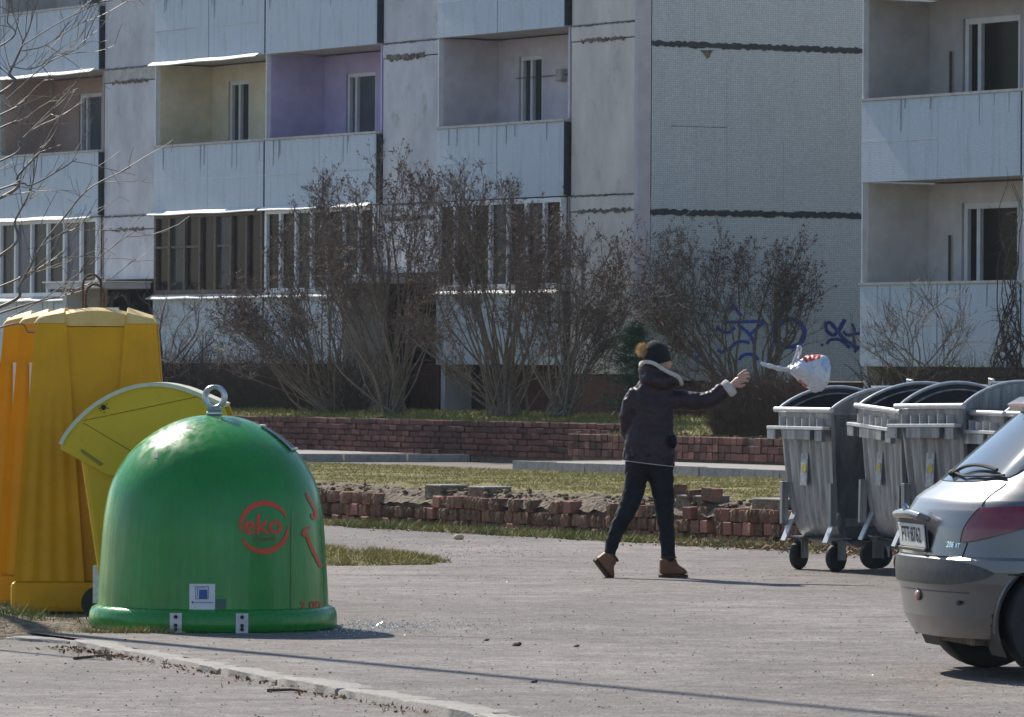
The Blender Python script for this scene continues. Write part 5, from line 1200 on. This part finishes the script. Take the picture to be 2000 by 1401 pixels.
shrub('lilac_shrub', 'bare lilac shrub leaning right in front of the beige corner wall', (1095, 806), nD(1095, 45.6), [(1070, 420), (1110, 430), (1150, 445), (1180, 440), (1205, 430), (1225, 470), (1220, 520), (1060, 500), (1180, 560), (1215, 600), (1225, 560), (1010, 560), (1200, 650)], 34, group=G_, nbr=16, rad=.026, depth=.6)
shrub('lilac_shrub', 'bare lilac shrub with several thick stems before the graffiti wall', (1425, 760), nD(1425, 48.9), [(1255, 500), (1270, 470), (1300, 450), (1340, 455), (1390, 440), (1425, 445), (1250, 560), (1265, 610), (1320, 520), (1390, 520), (1440, 470), (1300, 620)], 25, group=G_, nbr=17, rad=.026, depth=.8)
shrub('lilac_shrub', 'small lilac tree with one crooked trunk beside the graffiti ring', (1492, 750), nD(1492, 49.2), [(1455, 510), (1475, 470), (1500, 500), (1530, 455), (1545, 475), (1560, 490), (1565, 530), (1540, 560), (1520, 520)], 14, group=G_, nbr=15, rad=.03, depth=.5, t0=.4, basew=.04)
shrub('bare_shrub', 'small bare shrub in front of the projecting block', (1800, 752), nD(1800, 46.8), [(1705, 640), (1720, 610), (1745, 590), (1770, 555), (1800, 545), (1840, 570), (1880, 570), (1890, 650), (1740, 660), (1860, 620)], 16, seeds=False, nbr=9, rad=.016, depth=.4, jit=10, ntw=4)
shrub('bare_shrub', 'gnarled bare shrub with glinting twigs beside the tall yellow container', (300, 806), nD(300, 45.6), [(180, 560), (220, 545), (260, 570), (330, 600), (400, 600), (430, 640), (360, 640), (300, 560), (420, 690), (390, 560)], 18, col_stem=M_bark_d, seeds=False, nbr=12, rad=.03, depth=.5, jit=22)
# climbing tangle on the corner of the projecting block
tn = thing('climbing_plant', 'leafless climbing plant tangled up the corner of the projecting block', 'plant', at(1965, 750, nD(1965, 47.2))); mt = Tw()
for k in range(26):
    x0 = random.uniform(1945, 1985); pts = []; o = at(1965, 750, nD(1965, 47.2)); y1 = random.choice([600, 560, 520, 420, 360, 640, 660])
    for i in range(9):
        f = i/8; pts.append(at(lerp(x0, 1975+random.gauss(0, 10), f)+22*math.sin(f*7+k)*(1-f*.4), lerp(752, y1, f), nD(1965, 47.2)+random.uniform(-.15, .15))-o)
    P = spline(pts, 22); mt.seg(P, .012, .004, 4)
    for j in range(7):
        q, d_ = wander(random.choice(P[6:]), rv(1), random.uniform(.12, .35), 4, -.08, .5); mt.seg(q, .004, .0022, 3)
mt.mb.build('stem', M_bark_d, tn)
# ---- dense thicket on the lawn and clipped hedge
def brush(name, label, px0, px1, py_top, py_bot, n_, count, m_, H=1., lean=.35, L=(.3, .7), cat='shrub', r=.0045, dep=.5):
    c = at((px0+px1)/2, py_bot, nD((px0+px1)/2, n_)); t = thing(name, label, cat, c); tw = Tw()
    for _ in range(count):
        px = random.uniform(px0, px1); D = nD(px, n_)+random.uniform(-dep, dep); b = at(px, py_bot+3, D)-c; e = at(px, lerp(py_bot, py_top, random.uniform(.45, 1.)**.7), D)-c
        e += Vector((random.gauss(0, lean), random.gauss(0, lean*.6), 0))*max(.1, (e.z-b.z)); P = spline([b, b.lerp(e, .5)+rv(.05), e], 5); tw.seg(P, r*random.uniform(.8, 1.8), r*.6, 3)
        for j in range(4):
            q, d_ = wander(P[random.randint(1, 4)], (e-b)+rv(.5), random.uniform(.1, .3), 2, .05, .4); tw.seg(q, r*.7, r*.45, 3)
    tag(tw.mb.build('twigs', m_, t), kind='stuff'); return t
brush('thicket', 'dark tangled brushwood below the left balconies', 300, 720, 690, 806, 46.2, 1100, M_bark_d, dep=.5, lean=.5)
brush('hedge', 'clipped brown leafless hedge in front of the graffiti wall', 1395, 1580, 748, 852, 45.0, 2300, M_hedge, lean=.12, dep=.55)
brush('thicket', 'thin brushwood at the foot of the projecting block', 1700, 1990, 715, 770, 46.9, 260, M_bark_d, lean=.4, dep=.3)
# ---- spruce
sc = at(1240, 812, nD(1240, 46.0)); spr = thing('young_spruce', 'dark green young spruce beside the person in front of the corner wall', 'tree', sc)
MB().tube([(0, 0, -.1), (.02, 0, .6), (0, 0, 1.5)], [.04, .03, .006], 6).build('trunk', M_bark_d, spr); tr = []; br_ = Tw()
for k in range(210):
    z = random.uniform(.05, 1.42); Lb = (1.5-z)*.42+.12; a = random.uniform(0, 6.28); d = Vector((math.cos(a), math.sin(a), random.uniform(-.05, .35))).normalized(); p = Vector((0, 0, z)); e = p+d*Lb*random.uniform(.6, 1.05); br_.seg([p, p.lerp(e, .5)+Vector((0, 0, -.02)), e], .006, .003, 3)
    for j in range(70):
        f = random.uniform(.15, 1); q = p.lerp(e, f)+Vector((0, 0, -.04*math.sin(f*3)))+rv(.028); v = (d+rv(.7)).normalized()*random.uniform(.025, .055); u = v.orthogonal().normalized()*.006; tr += [q-u, q+v, q+u]
br_.mb.build('branch', M_bark_d, spr); tri_cloud('crown', [tuple(v) for v in tr], M_needle, spr)
# ---- bare tree standing left of the frame, its branches reach in
TX = Vector((-5.75, 36.6, 0)); TD = 36.2
tree = thing('bare_tree', 'bare young tree whose sunlit branches reach over the yellow containers', 'tree', TX)
tt = Tw(); tw = Tw()
trunk = [Vector((0, 0, -.1)), Vector((.05, .02, 1.2)), Vector((.12, 0, 2.6)), Vector((.05, .1, 4.2)), Vector((.15, .05, 6.2))]; TP = spline(trunk, 20)
MB().tube(TP, [lerp(.11, .02, i/19) for i in range(20)], 10).build('trunk', M_tree, tree, smooth=True)
limbs = [[(0, 183), (18, 144), (39, 99), (45, 82), (60, 45), (66, -20)], [(45, 82), (30, 40), (14, -10)], [(0, 387), (36, 342), (81, 294), (108, 258), (120, 215)], [(12, 195), (90, 126), (144, 99), (170, 80)], [(42, 90), (114, 45), (160, 22), (200, 2)], [(42, 100), (80, 92), (105, 78), (168, 39)],
         [(0, 600), (39, 556), (81, 481), (126, 424), (174, 369), (255, 327)], [(81, 481), (110, 462), (150, 440)], [(0, 612), (75, 589), (120, 578), (160, 560), (230, 540)], [(20, 620), (90, 580), (160, 530), (228, 476), (262, 452)], [(0, 560), (40, 540), (90, 520), (130, 500)], [(0, 225), (25, 212), (48, 196)], [(0, 315), (40, 275), (90, 225), (150, 160)], [(0, 250), (22, 243), (40, 236)], [(0, 500), (30, 430), (60, 370), (75, 300)], [(20, 130), (60, 135), (100, 118)], [(0, 90), (14, 40), (18, -10)], [(0, 370), (60, 362), (120, 330), (150, 310)], [(0, 640), (60, 650), (120, 640)]]
for k, lm in enumerate(limbs):
    D0 = TD+random.uniform(-.35, .35); pts = [at(x, y, D0+.03*i)-TX for i, (x, y) in enumerate(lm)]; inside = lm[0][0] > 11
    if not inside:
        hz = max(.9, pts[0].z-random.uniform(.5, 1.0)); sp = min(TP, key=lambda v: abs(v.z-hz)); pts = [sp.copy(), sp.lerp(pts[0], .55)+Vector((0, 0, -.12))]+pts
    P = spline(pts, 6*len(pts)); big = .009 if k in (0, 6, 2, 14) else .0052
    if not inside: tt.seg(P, big*1.7, .0028, 5)
    else: tt.seg(P, big*.8, .0025, 5)
    for j in range(6):
        i = random.randint(len(P)//3, len(P)-2); d = (P[i+1]-P[i]).normalized(); q, dd = wander(P[i], d+rv(.45)+Vector((.2, 0, .15)), random.uniform(.15, .5), 5, .06, .22); tw.seg(q, .0034, .0018, 3)
        for m_ in range(2): q2, _ = wander(random.choice(q[1:]), dd+rv(.6), random.uniform(.06, .18), 2, .05, .3); tw.seg(q2, .002, .0014, 3)
tt.mb.build('branch', M_tree, tree, smooth=True, angle=80); tag(tw.mb.build('twigs', M_tree, tree), kind='stuff')
# ---- grass
def blades(name, P, h, wd, m_, lean=.5):
    P = np.asarray(P, dtype=np.float32); n = len(P); a = RNG.uniform(0, 2*np.pi, n); H = h*RNG.uniform(.5, 1.5, n); W_ = wd*RNG.uniform(.6, 1.3, n); l = RNG.normal(0, lean, (n, 2))*H[:, None]
    u = np.stack([np.cos(a)*W_, np.sin(a)*W_, np.zeros(n)], 1); tip = P+np.stack([l[:, 0], l[:, 1], H], 1); V = np.stack([P-u, P+u, tip], 1).reshape(-1, 3); o = tri_cloud(name, V, m_); return o
pts = []
for _ in range(90000):
    n = BED_N0+.05+(BED_N1-BED_N0-.3)*random.random(); a = fac(random.uniform(560, 1640), 950, n)[0]
    if noise.noise(Vector((a*1.1, n*1.1, 4))) < -.34 or (n < BED_N0+.9 and noise.noise(Vector((a*2.2, n*2.2, 8))) > .05): continue
    p = site(a, n, bed_z(a, n)-.008); pts.append(tuple(p))
tag(blades('grass', pts, .026, .006, M_grass, .9), 'short dry grass on the raised bed', 'grass', kind='stuff')
pts = []
for _ in range(26000):
    a = random.uniform(-93, -62); n0 = lerp(WL_N, WR_N, min(1, max(0, (a+74.2)/.5)))+.21; n = n0+2.6*random.random()**1.5; pts.append(tuple(site(a, n, ulawn_z(a, n)-.01)))
tag(blades('grass', pts, .07, .011, M_grassg, .6), 'sunlit grass strip above the far brick walls', 'grass', kind='stuff')
pts = []
for _ in range(9000):
    a = random.uniform(0, 6.28); r = math.sqrt(random.random())*1.02; x = mc.x-.25+r*math.cos(a); y = mc.y+.95*r*math.sin(a)
    if noise.noise(Vector((x*3, y*3, 2))) < -.2: continue
    pts.append((x, y, -.012+.1*max(0, 1-r*r)))
tag(blades('grass', pts, .045, .005, M_grass, .8), 'dry grass on the low mound of the lot', 'grass', kind='stuff')
pts = []; pg = []
for _ in range(16000):
    a = random.uniform(-52.5, -40.5); w_ = random.random()**1.6*.55*(1+.5*noise.noise(Vector((a*1.5, 0, 0)))); p = tuple(site(a, W1N-.06-w_, .0))
    (pg if noise.noise(Vector((a*1.2, 5, 0))) > -.05 else pts).append(p)
tag(blades('weeds', pg, .06, .006, M_grassg, .7), 'green weeds along the foot of the low brick wall', 'grass', kind='stuff'); tag(blades('weeds', pts, .045, .006, M_grass, .9), 'dry weeds along the foot of the low brick wall', 'grass', kind='stuff')
pts = []
for _ in range(2600):
    u = random.gauss(.38, .16); v = random.gauss(.5, .16)
    if not (.02 < u < .98 and .05 < v < .95): continue
    p = bank(u, v); pts.append((p.x, p.y, p.z-.005))
tag(blades('weeds', pts, .075, .0035, M_grassg, .6), 'tuft of grass on the soil bank by the yellow plinth', 'grass', kind='stuff')
pts = [tuple(Vector((gc.x-.45+random.gauss(0, .16), gc.y-.74+random.gauss(0, .03), 0))) for _ in range(500)]
tag(blades('weeds', pts, .035, .0035, M_grass, .8), 'dry grass at the foot of the green dome container', 'grass', kind='stuff')
# leaf litter under the waste containers
M_leaf = mat('dry_leaves', (.16, .1, .05), (.32, .22, .13), 3., .9)
V = []
def flake(p, s):
    n_ = (Vector((0, 0, 1))+rv(.55)).normalized(); u = n_.orthogonal().normalized(); u = Matrix.Rotation(random.uniform(0, 6.28), 3, n_) @ u; v = n_.cross(u)
    return [tuple(p-u*s), tuple(p-v*s*.45), tuple(p+u*s), tuple(p+v*s*.5)]
for _ in range(2600):
    a = random.uniform(-42.8, -39); p = site(a, W1N-.1-abs(random.gauss(0, .32)), random.uniform(.005, .05)); V += flake(p, random.uniform(.012, .035))
for _ in range(1400):
    a = random.uniform(-52, -39); p = site(a, W1N-.05-abs(random.gauss(0, .4)), random.uniform(.004, .02)); V += flake(p, random.uniform(.01, .025))
tag(tri_cloud('fallen_leaves', V, M_leaf, None, 4), 'dry leaves gathered at the foot of the low wall', 'leaves', kind='stuff')
# ================================================================ SMALL THINGS ON THE GROUND
M_stone = mat('grit', (.09, .08, .075), (.3, .275, .26), 3., .9); M_stone_d = mat('dark_grit', (.03, .026, .024), (.07, .06, .055), 3., .9)
M_shard = mat('glass_shards', (.5, .55, .55), (.75, .8, .8), 40., .08, 0., spec=1.)  # shards made white: their sun glint put into the colour
def on_road(p): return (p-K0).dot(KR) < 0
def gz(x, y): return RZ if on_road(Vector((x, y, 0))) else 0.
V = []; V2 = []
def pebble(out, p, s):
    c = Vector(p); t = c+Vector((random.gauss(0, s*.2), random.gauss(0, s*.2), s*.7)); k = 5; a0 = random.uniform(0, 6.28)
    ring = [c+Vector((s*math.cos(a0+2*math.pi*i/k)*random.uniform(.7, 1.2), s*math.sin(a0+2*math.pi*i/k)*random.uniform(.7, 1.2), -.001)) for i in range(k)]
    for i in range(k): out += [tuple(ring[i]), tuple(ring[(i+1) % k]), tuple(t)]
for _ in range(5200):
    px = random.uniform(-60, 2060); py = 1030+random.random()**1.1*400
    g_ = gnd(px, py); z = gz(g_.x, g_.y)
    if z < 0: g_ = gnd(px, py, RZ)
    if g_.y > 49 and g_.dot(NX) > 26.3: continue
    s = random.choice([.003, .004, .004, .005, .006, .008, .011])*random.uniform(.7, 1.3); pebble(V if random.random() < .86 else V2, g_, s*.8)
for _ in range(1800):     # band of coarse grit
    px = random.uniform(650, 1900); py = random.gauss(1085, 22)
    g_ = gnd(px, py)
    if g_.dot(NX) > 26.2 or g_.y < 33: continue
    pebble(V if random.random() < .8 else V2, g_, random.uniform(.004, .009))
tag(tri_cloud('gravel', V, M_stone), 'pale grit scattered over the asphalt', 'gravel', kind='stuff'); tag(tri_cloud('gravel', V2, M_stone_d), 'dark grit scattered over the asphalt', 'gravel', kind='stuff')
V = []
for k in range(2300):
    if k < 800: px = random.gauss(735, 60); py = random.gauss(1226, 6)
    elif k < 1250: px = random.gauss(850, 110); py = random.gauss(1224, 9)
    else: px = random.uniform(640, 2000); py = random.uniform(1040, 1400)
    g_ = gnd(px, py); z = gz(g_.x, g_.y)
    if z < 0 or (g_-gc).length < .74 or g_.dot(NX) > 26.3: continue
    V += flake(g_+Vector((0, 0, .006)), random.uniform(.003, .009 if k < 1250 else .006))
tag(tri_cloud('broken_glass', V, M_shard, None, 4), 'glinting shards of broken glass beside the green dome container', 'glass', kind='stuff')
# dead leaves, clods and twigs that can be told apart
M_clod = mat('brown_clod', (.05, .032, .02), (.1, .07, .045), 20., .9); M_stick = mat('stick', (.07, .045, .03), (.13, .09, .06), 20., .9)
for i, (px, py, s, lb) in enumerate([(1008, 1262, .017, 'curled brown leaf lying on the open asphalt'), (950, 1252, .009, 'small brown clod between the broken glass and the curled leaf'), (1125, 1264, .011, 'small pale flat leaf to the right of the curled leaf'), (1042, 1334, .011, 'dark clod just beyond the long thin shadow'), (1640, 1112, .022, 'crumpled dry leaf by the front wheels of the waste containers')]):
    g_ = gnd(px, py); mb = MB(); mb.ball((0, 0, s*.45), (s*1.5, s, s*.55), 9, 6, jitter=.3); mb.ball((s*1.1, 0, s*.8), (s*.7, s*.6, s*.5), 7, 5, jitter=.3)
    tag(mb.build('dead_leaf' if 'leaf' in lb else 'clod', M_leaf if i in (2, 4) else M_clod, None, smooth=True, angle=30, loc=g_), lb, 'leaf' if 'leaf' in lb else 'clod')
for (x0, y0, x1, y1, lb) in ((145, 1289, 240, 1284, 'thin dry stick on the road left of the kerb'), (522, 1352, 600, 1354, 'bent dry stick lying against the kerb'), (280, 1290, 330, 1284, 'short stick among leaves by the kerb')):
    a = gnd(x0, y0, RZ); b = gnd(x1, y1, RZ); c = (a+b)/2; m_ = MB(); m_.tube([a-c+Vector((0, 0, .008)), (b-a)*.1+Vector((0, .02, .014)), b-c+Vector((0, 0, .006))], [.009, .007, .004], 6)
    tag(m_.build('stick', M_stick, None, smooth=True, loc=c), lb, 'stick')
V = []
for _ in range(420):
    s = random.uniform(.3, 6.5); p = kerb_pt(s)-KR*(.12+abs(random.gauss(0, .09))); p.z = RZ+.004+random.uniform(0, .015); V += flake(p, random.uniform(.006, .018))
for _ in range(160):
    p = kerb_pt(random.uniform(.2, 1.6))-KR*(.12+abs(random.gauss(0, .12))); p.z = RZ+.01; V += flake(p, random.uniform(.01, .022))
tag(tri_cloud('fallen_leaves', V, M_leaf, None, 4), 'bits of dry leaf along the near kerb', 'leaves', kind='stuff')
g_ = gnd(896, 1054); mb = MB(); mb.ball((0, 0, .02), (.045, .03, .028), 12, 8, jitter=.08); tag(mb.build('bread_crust', mat('pale_crust', (.5, .38, .2), (.62, .5, .3), 12., .8), None, smooth=True, loc=g_), 'pale yellow crust lying on asphalt before the low wall', 'bread')
# lamp post left of the frame: its shadow runs across the lot
lp = thing('lamp_post', 'tall slim concrete lamp post beside the bare young tree', 'lamp post', (-5.22, 37.5, 0))
MB().tube([(0, 0, -.2), (0, 0, 6.5), (0, 0, 13.2)], [.10, .07, .05], 12).build('pole', M_conc, lp, smooth=True)
MB().tube([(0, 0, 13.1), (.25, -.4, 13.5), (.7, -1.1, 13.6)], .03, 8).build('arm', M_galv, lp, smooth=True); MB().ball((.85, -1.35, 13.6), (.16, .3, .07), 12, 8).build('lamp_head', M_galv, lp, smooth=True)

# thin backlit air between the lot and the houses
hz = MB().box(-260, 260, -40, 420, -1.3, 16.5).build('haze'); tag(hz, 'thin pale spring haze in the air', 'haze', kind='stuff')
hm_ = bpy.data.materials.new('haze_volume'); hm_.use_nodes = True; n_ = hm_.node_tree; n_.nodes.remove(n_.nodes['Principled BSDF'])
pv_ = n_.nodes.new('ShaderNodeVolumePrincipled'); pv_.inputs['Color'].default_value = (.72, .86, 1, 1); pv_.inputs['Density'].default_value = .00015; pv_.inputs['Anisotropy'].default_value = .3
n_.links.new(pv_.outputs[0], n_.nodes['Material Output'].inputs['Volume']); hz.data.materials.append(hm_)
